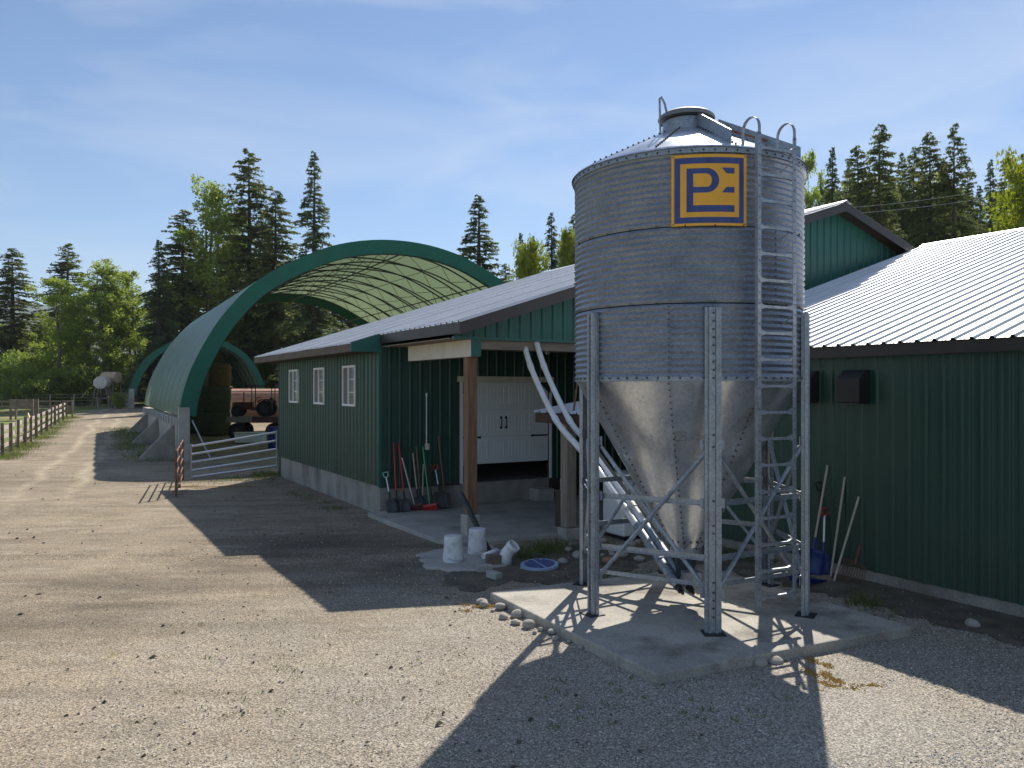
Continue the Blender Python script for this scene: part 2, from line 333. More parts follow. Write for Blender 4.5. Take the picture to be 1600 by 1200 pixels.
me = bpy.data.meshes.new('hill'); me.from_pydata(hv, [], hf); me.update(); me.shade_smooth(); me.materials.append(HILL); tag(link('hill', me), kind='structure')

# ------------------------------------------------------------------ main barn (local x along the gable end, y away from the camera)
TH = R(30); BC = (-2.706, 16.25, 0)
barn = thing('barn', 'long green metal barn with pale roof, three windows and open porch under its gable', 'barn', BC, TH)
FT = .586; L = 8.31; EZ = 3.67; PT = .32; RX = 9.61; GY = -3.34; RY0 = -3.74; RY1 = 8.86
def rz(x): return EZ+PT*(x if x < RX else 2*RX-x)
# foundation, left and end wall; opening for the door is left free
fd = MB().box(.02, .22, .02, L-.02, -.1, FT).build('foundation', CONCD, barn); bevel(fd, .008)
fe = MB().box(.222, 9., .02, .22, -.1, .53).build('foundation', CONCD, barn); bevel(fe, .008)
MB().box(.03, .23, .018, .0225, .53, FT-.002).build('sill_strip', CONCD, barn)
ribbed('siding_panel', GREEN, barn, 0, L, FT, 3.46, lambda t, z, h: (-h-.004, t, z))
DX0, DX1, DZ0, DZ1 = 1.85, 4.12, .53, 2.73
ribbed('siding_panel', GREEN, barn, 0.0, DX0-.09, lambda t: FT-.03 if t < 1 else FT-.03, 3.62, lambda t, z, h: (t, -h-.002, z))
ribbed('siding_panel', GREEN, barn, DX0-.09, DX1+.1, DZ1+.12, 3.9, lambda t, z, h: (t, -h-.002, z))
ribbed('siding_panel', GREEN, barn, DX1+.1, 9., .5, 4.2, lambda t, z, h: (t, -h-.002, z))
MB().box(-.028, .04, -.028, .0, FT-.02, 3.6).build('corner_trim', GTRIM, barn)
MB().box(.03, .16, 0.02, L, FT, 3.4).build('wall_core', DARKW, barn)
cm = MB().box(.2, DX0, .02, .12, .5, 3.6).box(DX1, 19, .02, .12, 0, 3.6).box(DX0, DX1, .02, .12, DZ1+.05, 3.6); cm.build('wall_core', DARKW, barn)
MB().box(0, 19.2, L-.12, L, 0, 3.5).build('back_wall', GREEN, barn); MB().box(19.1, 19.2, -3.3, L-.13, 0, 3.5).build('side_wall', GREEN, barn)
MB().prism([(0, 3.51), (19.2, 3.51), (RX, rz(RX)-.15)], L-.1, L-.02).build('back_gable', GREEN, barn)
MB().box(.25, 19, .25, L-.2, .40, .50).build('barn_floor', CONCD, barn)
# windows
for i, y0 in enumerate((1.36, 3.67, 6.08)):
    wdw = MB(); y1 = y0+.89; z0, z1, w = 2.19, 3.10, .05
    x0, x1 = -.058, -.004
    wdw.box(x0, x1, y0, y1, z0, z0+w).box(x0, x1, y0, y1, z1-w, z1).box(x0, x1, y0, y0+w, z0+w, z1-w).box(x0, x1, y1-w, y1, z0+w, z1-w)
    wo = wdw.build('window', WHITE, barn); ym = (y0+y1)/2
    MB().box(x0-.003, x1, ym-.028, ym+.028, z0+w, z1-w).build('mullion', WHITE, wo)
    MB().box(-.035, -.024, y0+w, ym-.028, z0+w, z1-w).build('pane', GLASS, wo)
    MB().box(-.035, -.024, ym+.028, y1-w, z0+w, z1-w).build('insect_screen', SCREEN, wo)
    for zz in (.34, .66):
        MB().box(-.041, -.036, y0+w, ym-.028, z0+(z1-z0)*zz-.008, z0+(z1-z0)*zz+.008).build('muntin', WHITE, wo)
# roof: deck, sheets, fascias; the roof steps in at the porch
SL = math.sqrt(1+PT*PT); nx, nz_ = -PT/SL, 1/SL
def left(t, z, h): return (z+nx*h, t, EZ+PT*z+.012+nz_*h)
roof = MB().prism([(-.56, EZ-.56*PT-.005), (RX, rz(RX)-.005), (RX, rz(RX)-.10), (-.56, EZ-.56*PT-.06)], .0, RY1-.03).build('roof_deck', FASW, barn)
MB().prism([(.04, EZ+.04*PT-.005), (RX, rz(RX)-.005), (RX, rz(RX)-.10), (.04, EZ+.04*PT-.06)], RY0+.03, -.001).build('roof_deck', DARKW, barn)
MB().prism([(RX+.001, rz(RX)-.005), (19.8, rz(19.8)-.005), (19.8, rz(19.8)-.1), (RX+.001, rz(RX)-.10)], RY0+.03, RY1-.03).build('roof_deck', DARKW, barn)
ribbed('roof_panel', ROOF, barn, 0., RY1, -.606, RX+.02, left)
ribbed('roof_panel', ROOF, barn, RY0, 0., 0., RX+.02, left)
def right(t, z, h): return (z-nx*h, t, EZ+PT*(2*RX-z)+.012+nz_*h)
ribbed('roof_panel', ROOF, barn, RY0, RY1, RX-.02, 19.9, right)
MB().prism([(RX-.16, rz(RX-.16)+.035), (RX, rz(RX)+.06), (RX+.16, rz(RX-.16)+.035), (RX, rz(RX)+.05)], RY0-.01, RY1+.01).build('ridge_cap', ROOF, barn)
MB().box(-.60, -.562, .004, RY1-.01, EZ-.6*PT-.15, EZ-.6*PT+.005).build('fascia', FASW, barn)
MB().box(.0, .038, RY0+.045, -.03, EZ-.17, EZ+.01).build('fascia', FASC, barn)
def rake(x0, x1, y0, y1, hgt, name, m):
    return MB().prism([(x0, rz(x0)-hgt), (x1, rz(x1)-hgt), (x1, rz(x1)+.006), (x0, rz(x0)+.006)], y0, y1).build(name, m, barn)
rake(-.02, RX, RY0, RY0+.035, .19, 'fascia', FASC); rake(RX+.001, 19.8, RY0, RY0+.035, .19, 'fascia', FASC)
rake(-.6, RX, RY1-.04, RY1-.005, .16, 'fascia', FASW)
MB().prism([(-.606, EZ-.606*PT+.03), (0, EZ+.03), (0, 3.33), (-.606, 3.33)], -.03, .001).build('jog_panel', GTRIM, barn)
MB().box(-.56, -.03, .003, RY1-.06, 3.335, 3.355).build('soffit', DARKW, barn)
# porch gable
GB = 3.455
ribbed('gable_panel', GTRIM, barn, .06, RX, GB, lambda t: rz(t)-.08, lambda t, z, h: (t, GY-h, z))
ribbed('gable_panel', GTRIM, barn, RX, 13.2, GB, lambda t: rz(t)-.08, lambda t, z, h: (t, GY-h, z))
MB().box(.04, 6., GY-.045, GY+.02, GB-.035, GB+.012).build('gable_trim', GTRIM, barn)
MB().box(.50, 6., GY+.03, GY+.12, GB-.19, GB-.037).build('header_beam', WOODR, barn)
MB().box(.64, 6., GY+.13, -.03, GB-.045, GB-.025).build('porch_ceiling', WOODR, barn)
MB().box(.38, .385, GY-.02, -.6, 3.135, 3.425).build('beam_cover', CREAM, barn)
MB().box(.387, .55, GY+.021, -.61, 3.13, 3.42).build('side_beam', WOODG, barn)
MB().box(.38, .57, GY-.028, GY-.021, 3.135, 3.425).build('beam_end_cap', GTRIM, barn)
MB().box(.386, .565, GY-.020, GY+.02, 3.137, 3.42).build('beam_end', GTRIM, barn)
PXC, PYC = .475, -3.15
bevel(MB().box(PXC-.09, PXC+.09, PYC-.09, PYC+.09, .42, 3.13).build('porch_post', WOOD, barn), .008)
bevel(MB().box(PXC-.13, PXC+.13, PYC-.13, PYC+.13, .05, .42).build('post_pedestal', CONC, barn), .015)
# garage door, partly raised
door = MB().box(DX0+.05, DX1-.02, .055, .085, .93, DZ1).build('garage_door', DOORW, barn)
dh = (DZ1-.93)/3
for r in range(3):
    z0 = .93+r*dh
    sec = MB().box(DX0+.05, DX1-.02, .035, .054, z0+.006, z0+dh-.006).build('door_section', DOORW, door); bevel(sec, .005)
    for c in range(4):
        w = (DX1-DX0-.07)/4; x0 = DX0+.05+c*w+.06; x1 = x0+w-.12
        fr = MB(); a, b, e = z0+.1, z0+dh-.1, .018
        fr.box(x0, x1, .026, .0345, a, a+e).box(x0, x1, .026, .0345, b-e, b).box(x0, x0+e, .026, .0345, a+e, b-e).box(x1-e, x1, .026, .0345, a+e, b-e)
        for k in range(1, 5): xx = x0+(x1-x0)*k/5; fr.box(xx-.006, xx+.006, .028, .0345, a+e, b-e)
        fr.build('raised_panel', DOORW, door)
zc = .93+1.5*dh
for xx in (2.86, 2.99):
    MB().tube([(xx, .022, zc-.09), (xx, .0, zc-.07), (xx, .0, zc+.07), (xx, .022, zc+.09)], .012, 6).lathe([(0, -.006), (.03, -.006), (.03, .006), (0, .006)], 10, (xx, .028, zc-.11), axis='y').lathe([(0, -.006), (.03, -.006), (.03, .006), (0, .006)], 10, (xx, .028, zc+.11), axis='y').build('door_pull', BLACK, door)
for x0, x1 in ((DX0+.07, DX0+.48), (DX1-.45, DX1-.04)):
    hx = MB().box(x0, x1, .024, .034, zc-.33, zc-.295); hx.lathe([(0,-.005), (.032,-.005), (.032,.005), (0,.005)], 8, (x0 if x1 > 3 else x1, .029, zc-.3125), axis='y'); hx.build('strap_hinge', BLACK, door)
MB().box(DX0-.09, DX1+.1, -.035, .02, DZ1, DZ1+.12).build('door_header', CREAM, barn)
MB().box(DX1+.0, DX1+.05, -.03, .03, .53, DZ1-.002).build('door_jamb', WHITE, barn)
MB().box(DX0-.02, DX0+.035, -.03, .03, .53, DZ1-.002).build('door_jamb', WHITE, barn)
MB().prism([(DX1-.28, DZ1-.003), (DX1-.001, DZ1-.003), (DX1-.001, DZ1-.26)], -.028, -.002).build('corner_filler', GREEN, barn)
MB().prism([(DX0+.036, DZ1-.003), (DX0+.28, DZ1-.003), (DX0+.036, DZ1-.26)], -.028, -.002).build('corner_filler', GREEN, barn)
MB().box(DX1-.55, DX1-.15, -.42, -.01, .082, .34).build('concrete_step', CONC, barn)
MB().tube([(1.03, -.035, 2.45), (1.03, -.035, 1.42)], .012, 8).tube([(1.03, -.035, 2.49), (1.03, -.035, 2.42)], .02, 8).build('conduit', PVC, barn)
ob = MB().box(.99, 1.08, -.09, -.022, 1.30, 1.43).build('outlet_box', CREAM, barn); bevel(ob, .01)
# porch lamp
MB().box(.045, .62, GY+.13, -.03, GB-.022, GB-.005).build('porch_soffit', WOODR, barn)
pl = thing('porch_lamp', 'small glass jar lamp hanging under the porch gable beam', 'lamp', barn.matrix_world @ Vector((0,0,0)))
pp = Matrix.Translation(BC) @ Matrix.Rotation(TH, 4, 'Z'); B2W = lambda x, y, z=0: pp @ Vector((x, y, z))
pl.location = B2W(2.15, -3.0, 3.40)
MB().lathe([(0, .0), (.035, 0), (.04, -.05), (.0, -.05)], 12).build('socket', BLACK, pl)
MB().lathe([(.03, -.05), (.045, -.08), (.045, -.15), (.03, -.18), (0, -.185)], 12).build('glass_jar', mat('jar_glass', (.25,.27,.27), (.4,.42,.42), rough=.1), pl, True)
MB().tube([(-.05,0,-.05), (-.052,0,-.15), (0,0,-.2), (.052,0,-.15), (.05,0,-.05)], .004, 5).tube([(0,-.05,-.05), (0,-.052,-.15), (0,0,-.2), (0,.052,-.15), (0,.05,-.05)], .004, 5).build('cage', DSTEEL, pl)

# porch slab
def flat_slab(name, poly, z0, z1, m, kind='structure', bev=.012):
    o = MB().prism(poly, z0, z1, axis='z').build(name, m); fix(o); bevel(o, bev); return tag(o, kind=kind)
sp = [B2W(*q)[:2] for q in ((-.25, .0), (-.27, -1.2), (-.22, -3.3), (.0, -3.8), (.6, -3.9), (3.5, -3.85), (7.1, -3.8), (7.1, .0))]
flat_slab('porch_slab', sp, -.15, .08, CONC)
lump = [grd(*q)[:2] for q in ((652, 868), (668, 889), (700, 893), (745, 893), (790, 885), (800, 868), (770, 854), (700, 856))]
def rough_edge(q, seed, n_=9, amp=.12):
    r = random.Random(seed); res = []
    for i in range(len(q)):
        a, b = Vector(q[i][:2]), Vector(q[(i+1) % len(q)][:2]); nn = max(2, int((b-a).length/.16)); nv = Vector((-(b-a).y, (b-a).x)).normalized()
        for k in range(nn): res.append(tuple(a.lerp(b, k/nn)+nv*r.uniform(-amp, amp)))
    return res
flat_slab('concrete_apron', rough_edge(lump, 8, amp=.05), -.1, .025, CONC, bev=.02)

# ------------------------------------------------------------------ barn wing on the right
wing = thing('barn_wing', 'green ribbed barn wing with white metal roof and black vent hoods beside the feed bin', 'barn', BC, TH)
WX, WE, WZ, WR, WY0, WY1 = 3.70, 3.55, 3.18, 12.4, -17.5, -3.8; WYF = -5.6
def wz(x): return WZ+PT*(x-WE)
MB().box(WX+.015, WX+.25, WY0, WYF, -.15, .165).build('foundation', CONCD, wing)
ribbed('siding_panel', GREEN, wing, WY0, WYF, .15, 3.04, lambda t, z, h: (WX-h, t, z))
MB().box(WX+.03, WX+.15, WY0, WYF, .166, 3.1).build('wall_core', DARKW, wing)
MB().box(WX+.16, 7.2, WYF-.12, WYF, 0, 3.1).build('return_wall', GREEN, wing); MB().box(7.2, 7.3, WYF, -.05, 0, 3.4).build('recess_wall', GREEN, wing)
MB().box(WX+.0, WX+.16, -3.6, -3.44, 0, 3.15).build('corner_post', WOODG, wing)
MB().prism([(WX, 0), (WX, 3.05), (WR, wz(WR)-.2), (21.2, 3.05), (21.2, 0)], WY0-.05, WY0-.002).build('end_wall', GREEN, wing)
MB().box(21.1, 21.2, WY0, WY1, 0, 3.05).build('side_wall', GREEN, wing)
MB().prism([(WE+.04, wz(WE)-.012), (WR, wz(WR)-.012), (WR, wz(WR)-.1), (WE+.04, wz(WE)-.1)], WY0-.3, WY1).build('roof_deck', DARKW, wing)
MB().prism([(WR+.001, wz(WR)-.012), (21.4, wz(WR)-.012-PT*9), (21.4, wz(WR)-.1-PT*9), (WR+.001, wz(WR)-.1)], WY0-.3, WY1).build('roof_deck', DARKW, wing)
ribbed('roof_panel', ROOF, wing, WY0-.35, WY1+.04, WE-.03, WR+.02, lambda t, z, h: (z+nx*h, t, wz(z)+nz_*h))
ribbed('roof_panel', ROOF, wing, WY0-.35, WY1+.04, WR-.02, 21.5, lambda t, z, h: (z-nx*h, t, wz(WR)-PT*(z-WR)+nz_*h))
MB().prism([(WR-.16, wz(WR-.16)+.03), (WR, wz(WR)+.055), (WR+.16, wz(WR-.16)+.03), (WR, wz(WR)+.045)], WY0-.36, WY1+.05).build('ridge_cap', ROOF, wing)
MB().box(WE, WE+.038, WY0-.3, WY1, WZ-.165, WZ-.014).build('fascia', FASC, wing)
MB().box(WE+.039, WX-.02, WY0-.3, WY1, WZ-.16, WZ-.145).build('soffit', FASC, wing)
for y0 in (-8.60, -7.80):
    vh = MB().prism([(WX-.02, 2.40), (WX-.02, 2.84), (WX-.10, 2.84), (WX-.24, 2.72), (WX-.24, 2.40)], y0, y0+.36).build('vent_hood', BLACK, wing); fix(vh); bevel(vh, .01)
    MB().box(WX-.235, WX-.025, y0+.02, y0+.34, 2.385, 2.398).build('louvre', DSTEEL, vh)

# small lean-to between the porch and the wing
lt = thing('lean_to', 'little lean-to roof of corrugated metal on timber posts between barn porch and feed bin', 'lean-to', BC, TH)
LX0, LX1, LY0, LY1, LZ0, LZ1 = 1.72, 3.67, -5.0, -3.2, 2.10, 2.42
ribbed('roof_sheet', ROOF, lt, LY0, LY1, LX0, LX1, lambda t, z, h: (z, t, LZ0+(LZ1-LZ0)*(z-LX0)/(LX1-LX0)+.06+h))
MB().box(LX0+.03, LX0+.08, LY0+.02, LY1-.02, LZ0-.12, LZ0+.05).build('beam', DARKW, lt)
for yy in (LY0+.2, LY0+.8, LY1-.25):
    MB().prism([(LX0+.085, LZ0-.05), (LX1, LZ1-.04), (LX1, LZ1+.04), (LX0+.085, LZ0+.045)], yy, yy+.045).build('rafter', DARKW, lt)
bevel(MB().box(1.84, 2.04, -4.1, -3.9, .20, 2.02).build('post', WOODG, lt), .01)
bevel(MB().box(1.80, 2.08, -4.14, -3.86, -.1, .19).build('post_block', CONC, lt), .015)
MB().box(2.9, 3.0, -3.42, -3.32, 0, 2.3).build('post', WOOD, lt)
MB().tube([(1.80, -4.35, 2.14), (2.55, -3.55, 3.42)], .018, 8).build('brace_rod', RUST, lt)
# chest freezer and odds under the lean-to
fz = thing('chest_freezer', 'white chest freezer standing under the lean-to behind the feed bin', 'freezer', B2W(3.05, -4.35), TH)
bevel(MB().box(-.42, .42, -.3, .3, .06, 1.0).build('cabinet', WHITE, fz), .03); bevel(MB().box(-.43, .43, -.31, .31, 1.005, 1.13).build('lid', WHITE, fz), .03)
MB().box(-.05, .05, -.335, -.312, 1.03, 1.06).build('handle', ALU, fz); MB().box(-.38, .38, -.27, .27, 0, .06).build('plinth', BLACK, fz)
shelf = thing('shelf', 'dark timber shelf under the lean-to beside grey post', 'shelf', B2W(2.45, -3.35), TH)
MB().box(-.3, .3, -.15, .15, .70, .74).build('board', DARKW, shelf)
for q in (-.27, .27): MB().box(q-.025, q+.025, -.1, .1, 0, .70).build('leg', DARKW, shelf)
jug = thing('jug', 'white plastic jug on the dark shelf under the lean-to', 'jug', B2W(2.32, -3.35, .74), TH)
MB().lathe([(0,0), (.09,0), (.1,.02), (.1,.2), (.03,.27), (.03,.3), (0,.3)], 14).build('body', PVC, jug, True); MB().tube([(.03,0,.26), (.09,0,.26), (.1,0,.17)], .012, 6).build('handle', PVC, jug)

# ------------------------------------------------------------------ feed bin
padp = [(-.274, 9.75), (1.253, 6.96), (4.2, 8.36), (2.67, 11.15)]
PADM = mat('pad_concrete', (.27, .255, .225), (.44, .415, .36), rough=.9, scale=1.1, dirt=((.075,.062,.045), 1.15, 1.0), bump=.3, bscale=26, fine=(110, .3), lo=.3, hi=.6)
flat_slab('concrete_pad', padp, -.12, .10, PADM, bev=.018)
BX, BY = 2.07, 9.45; BR = 1.31
fb = thing('feed_bin', 'galvanised corrugated feed bin on six steel legs with yellow logo sign and ladder', 'silo', (BX, BY, 0))
Z0, ZT = 2.68, 5.05; RH = (ZT-Z0)/3
for r in range(3):
    za = Z0+r*RH; N = 12; prof = []
    for k in range(N*6+1):
        t = k/(N*6); prof.append((BR+.0085*math.sin(2*PI*N*t-PI/2)+(.003 if r == 1 else 0), za+.006+(RH-.012)*t))
    off = R((-111, -60, -100)[r])
    for q in range(3):
        a0 = off+q*2*PI/3; a1 = a0+2*PI/3+.03
        pq = [(rr+.0025*q, zz) for rr, zz in prof]
        MB().lathe(pq, 36, a0=a0, a1=a1).build('ring_sheet', GALV, fb, True)
        b = MB()
        for k in range(12):
            zz = za+RH*(k+.5)/12; aa = a1-.014
            b.lathe([(0, .012), (.008, .010), (.009, 0)], 6, (0, 0, 0)) if False else None
            p = Vector(((BR+.018)*math.cos(aa), (BR+.018)*math.sin(aa), zz)); b.box(p.x-.007, p.x+.007, p.y-.007, p.y+.007, p.z-.007, p.z+.007)
        tag(b.build('seam_bolts', BOLT, fb), kind='stuff')
for r in range(4):
    zz = Z0+r*RH; b = MB()
    for k in range(72 if r in (0, 3) else 28):
        aa = 2*PI*k/(72 if r in (0, 3) else 28); rr = BR+(.022 if r < 3 else .03)
        p = Vector((rr*math.cos(aa), rr*math.sin(aa), zz+(.022 if r == 0 else (-.02 if r == 3 else 0))))
        b.lathe([(.0095, -.009), (.0095, .009)], 6, tuple(p)); b.lathe([(0, .009), (.0095, .009)], 6, tuple(p))
    tag(b.build('ring_bolts', BOLT, fb), kind='stuff')
    if r in (0, 3): MB().lathe([(BR-.004, zz-.012), (BR+.013, zz-.010), (BR+.013, zz+.035), (BR+.004, zz+.04)] if r == 0 else [(BR+.002, zz-.05), (BR+.028, zz-.045), (BR+.030, zz+.018), (BR-.02, zz+.03)], 72).build('band', GALV, fb, True)
# roof cone in 10 sectors, collar, lid
NS = 10
for k in range(NS):
    a0 = 2*PI*k/NS-R(8); a1 = a0+2*PI/NS; h = .004*(k % 2)
    MB().lathe([(BR+.05, ZT+.005+h), (BR+.03, ZT+.03+h), (.29, 5.60+h)], 6, a0=a0-.012, a1=a1+.012).build('roof_sector', GALVS, fb, True)
    b = MB()
    for j in range(14):
        t = (j+.5)/14; rr = BR+.03+(.29-BR-.03)*t; zz = ZT+.03+(5.60-ZT-.03)*t+.012
        b.box(rr*math.cos(a0)-.009, rr*math.cos(a0)+.009, rr*math.sin(a0)-.009, rr*math.sin(a0)+.009, zz-.008, zz+.008)
    tag(b.build('seam_bolts', BOLT, fb), kind='stuff')
MB().lathe([(.29, 5.585), (.275, 5.74), (.262, 5.75), (.262, 5.6)], 32).build('collar', STEEL, fb, True)
LIDM = mat('dull_lid', (.16,.18,.21), (.22,.245,.27), rough=.6, metal=.3, scale=6)
lid = MB().lathe([(.325, 5.765), (.335, 5.785), (.325, 5.81), (.27, 5.845), (.12, 5.88), (0, 5.885)], 32).lathe([(.300, 5.765), (0, 5.77)], 32).build('lid', LIDM, fb, True)
MB().box(-.02, .0, -.02, 0, 5.88, 5.93).box(.1, .12, -.06, -.04, 5.86, 5.915).build('lid_bolt', BOLT, lid)
# chute with two side plates running from the collar down to the eave on the right, and a lifting rod on the left
def rp(r, ang, dz=0): return Vector((r*math.cos(ang), r*math.sin(ang), ZT+.03+(5.60-ZT-.03)*(BR+.03-r)/(BR+.03-.29)+dz))
for aa, r0, ab, r1 in ((R(-75), .29, R(-81), 1.24), (R(-28), .38, R(-35), 1.32)):
    p0, p1 = rp(r0, aa, .004), rp(r1, ab, .004)
    e = Vector((0, 0, .17)); n_ = (p1-p0).cross(e).normalized()*.006
    vs = [p0-n_, p1-n_, p1-n_+e*.8, p0-n_+e, p0+n_, p1+n_, p1+n_+e*.8, p0+n_+e]
    o = MB().add(vs, [(0,1,2,3), (7,6,5,4), (0,4,5,1), (1,5,6,2), (2,6,7,3), (3,7,4,0)]).build('chute_plate', STEEL, fb); fix(o)
MB().tube([rp(.5, R(-76), .13), rp(.5, R(-31), .13)], .012, 6).build('cross_bar', STEEL, fb); MB().tube([rp(.95, R(-79), .10), rp(.95, R(-33), .10)], .014, 6).build('cross_bar', RUST, fb)
MB().tube([(-.33, -.12, 5.55), (-.345, -.14, 5.98), (-.33, -.15, 6.0), (-.29, -.15, 5.93), (-.25, -.12, 5.80)], .013, 6).build('lid_lever', STEEL, fb)
# hopper cone in 8 panels
HB, HR = .70, .165
for k in range(8):
    a0 = R(-111+45*k)+R(-1.4)*0; a1 = a0+PI/4+.02; e = .003*(k % 2)
    MB().lathe([(BR-.004+e, Z0+.0), (HR+e, HB)], 8, a0=a0, a1=a1).build('hopper_panel', GALVS, fb, True)
    b = MB()
    for j in range(30):
        t = (j+.6)/30; rr = BR+(HR-BR)*t+.009; zz = Z0+(HB-Z0)*t; c_, s_ = math.cos(a0+.012), math.sin(a0+.012)
        b.lathe([(.0085, -.008), (.0085, .008)], 6, (rr*c_, rr*s_, zz)); b.lathe([(0, .008), (.0085, .008)], 6, (rr*c_, rr*s_, zz))
    tag(b.build('seam_bolts', BOLT, fb), kind='stuff')
MB().lathe([(HR+.02, HB+.06), (HR+.022, HB-.05), (HR-.02, HB-.05)], 24).build('outlet_collar', STEEL, fb, True)
b = MB()
for k in range(20):
    a = 2*PI*k/20; b.box(.235*math.cos(a)-.008, .235*math.cos(a)+.008, .235*math.sin(a)-.008, .235*math.sin(a)+.008, HB+.10, HB+.116)
tag(b.build('ring_bolts', BOLT, fb), kind='stuff')
# inspection stamps on the cone (faint printed squares with scribbled figures)
STAMP = mat('faded_stamp', (.10,.10,.09), (.16,.155,.14), rough=.6)
def on_cone(az, z, du, dv):
    t = (Z0-z)/(Z0-HB); r0 = BR+(HR-BR)*t+.007; s_ = Vector((HR-BR, 0, HB-Z0)).normalized()
    rad = Vector((math.cos(az), math.sin(az), 0)); tg = Vector((-math.sin(az), math.cos(az), 0))
    return rad*(r0+s_.x*dv)+Vector((0,0,z+s_.z*dv))+tg*du
for az, z in ((R(-106), 2.08), (R(-66), 2.33)):
    b = MB(); q = .055
    for (u0, v0, u1, v1) in ((-q,-q,q,-q), (q,-q,q,q), (q,q,-q,q), (-q,q,-q,-q), (-.03,-.02,.0,.02), (0,.02,.02,-.02), (.02,-.02,.035,.01)):
        a_, c_ = on_cone(az, z, u0, v0), on_cone(az, z, u1, v1); b.tube([a_, c_], .0022, 4)
    b.build('stamp', STAMP, fb)
# legs
LEGR = 1.355; LA = [R(-91+60*k) for k in range(6)]
def legpt(k, z, r=LEGR): return Vector((r*math.cos(LA[k % 6]), r*math.sin(LA[k % 6]), z))
HATP = [(-.092, -.035), (-.092, .0), (-.06, .0), (-.05, .032), (-.026, .032), (-.020, .012), (.020, .012), (.026, .032), (.05, .032), (.06, .0), (.092, .0), (.092, -.035)]
for k in range(6):
    rad = Vector((math.cos(LA[k]), math.sin(LA[k]), 0)); tg = Vector((-rad.y, rad.x, 0)); c = rad*LEGR; v = []
    for z in (.105, 3.42):
        for a, b_ in HATP: v.append(c+tg*a*.92+rad*(b_)+Vector((0,0,z)))
    n = len(HATP); f = [(i, i+1, i+1+n, i+n) for i in range(n-1)]
    lg = MB().add(v, f).build('leg', STEEL, fb); md = lg.modifiers.new('thick', 'SOLIDIFY'); md.thickness = .005
    M = Matrix.Translation(c) @ Matrix.Rotation(LA[k], 4, 'Z')
    MB().box(-.1, .1, -.11, .11, .1005, .112, M).build('base_plate', DSTEEL, lg)
    b = MB(); z = .3
    for z in [.27, .36, .44, .52, .62, 1.12, 1.20, 1.45, 2.0, 2.12]+[2.7+.083*i for i in range(9)]:
        b.lathe([(0, .0205), (.013, .0205), (.013, .011)], 8, axis='x') if False else None
        p = c+rad*.013+Vector((0,0,z)); b.add([p+tg*.012*math.cos(t)+Vector((0,0,.012*math.sin(t)))+rad*q for q in (0, .006) for t in [2*PI*i/8 for i in range(8)]], [tuple(range(8, 16))]+[(i, (i+1) % 8, (i+1) % 8+8, i+8) for i in range(8)])
    tag(b.build('leg_bolts', BOLT, lg), kind='stuff')
# braces: girts at two heights and a cross of tubes in every bay
def gusset(k, z, sgn):
    rad = Vector((math.cos(LA[k]), math.sin(LA[k]), 0)); tg = Vector((-rad.y, rad.x, 0))*sgn; c = rad*(LEGR-.04)+tg*.05
    v = [c+Vector((0,0,z-.05)), c+tg*.075+Vector((0,0,z-.05)), c+tg*.075+Vector((0,0,z+.05)), c+Vector((0,0,z+.05))]
    return v+[a-rad*.006 for a in v]
for k in range(6):
    a, b_ = k, k+1
    def P(i, z, r=LEGR-.03): return legpt(i, z, r)
    def inset(p, q, e): d = (q-p).normalized(); return p+d*e, q-d*e
    for z in (1.42, .86):
        p, q = inset(P(a, z), P(b_, z), .07); g_ = MB().bar(p, q, .006, .055).bar(p-Vector((0,0,.028)), q-Vector((0,0,.028)), .05, .006).build('girt', STEEL, fb)
    if k in (0, 5, 4, 1):
        p, q = inset(P(a, .80), P(b_, .80), .07); MB().bar(p+Vector((0,0,-.22)), q+Vector((0,0,-.22)), .006, .045).build('girt', STEEL, fb)
    for z0, z1, r_ in ((2.02, .45, LEGR-.055), (.45, 2.02, LEGR-.015)):
        p, q = inset(legpt(a, z0, r_), legpt(b_, z1, r_), .09); MB().tube([p, q], .024, 8).build('brace_tube', STEEL, fb)
    for z in (2.02, 1.42, .50):
        for i, s_ in ((a, 1), (b_ % 6, -1)):
            MB().add(gusset(i, z, s_), [(0,1,2,3), (7,6,5,4), (0,4,5,1), (1,5,6,2), (2,6,7,3), (3,7,4,0)]).build('gusset', STEEL, fb)
# ladder
la = math.atan2(-1.335, .635); lrad = Vector((math.cos(la), math.sin(la), 0)); ltg = Vector((-lrad.y, lrad.x, 0)); LR = 1.475
lad = MB(); ladder = None
for s_ in (-.235, .235):
    p = lrad*LR+ltg*s_; zb = .39 if s_ < 0 else .41
    st = MB().bar(p+Vector((0,0,zb)), p+Vector((0,0,5.18)), .045, .006, up=lrad).bar(p+ltg*(.022 if s_ < 0 else -.022)*-1-lrad*.018+Vector((0,0,zb)), p+ltg*(.022 if s_ < 0 else -.022)*-1-lrad*.018+Vector((0,0,5.18)), .006, .04, up=lrad)
    if ladder is None: ladder = st.build('ladder', STEEL, fb); tag(ladder, 'galvanised ladder with curved top hoops'); stp = ladder
    else: stp = st.build('stringer', STEEL, ladder)
    hp = [p+Vector((0,0,5.15))+lrad*.0]
    for t in range(9): a = PI*t/8; hp.append(p-lrad*(.12-.12*math.cos(a))+Vector((0,0,5.24+.12*math.sin(a))))
    hp.append(p-lrad*.24+Vector((0,0,5.12)))
    hb = MB()
    for u, w in zip(hp, hp[1:]): hb.bar(u, w+(w-u)*.05, .035, .006, up=lrad.cross(Vector((0,0,1))).cross((w-u)).normalized() if False else (w-u).cross(ltg))
    hb.build('hoop', STEEL, ladder)
    b = MB()
    for k in range(44):
        q = p+lrad*.004+Vector((0,0,.46+k*.107)); b.box(q.x-.005, q.x+.005, q.y-.005, q.y+.005, q.z-.005, q.z+.005)
    tag(b.build('stringer_holes', BOLT, ladder), kind='stuff')
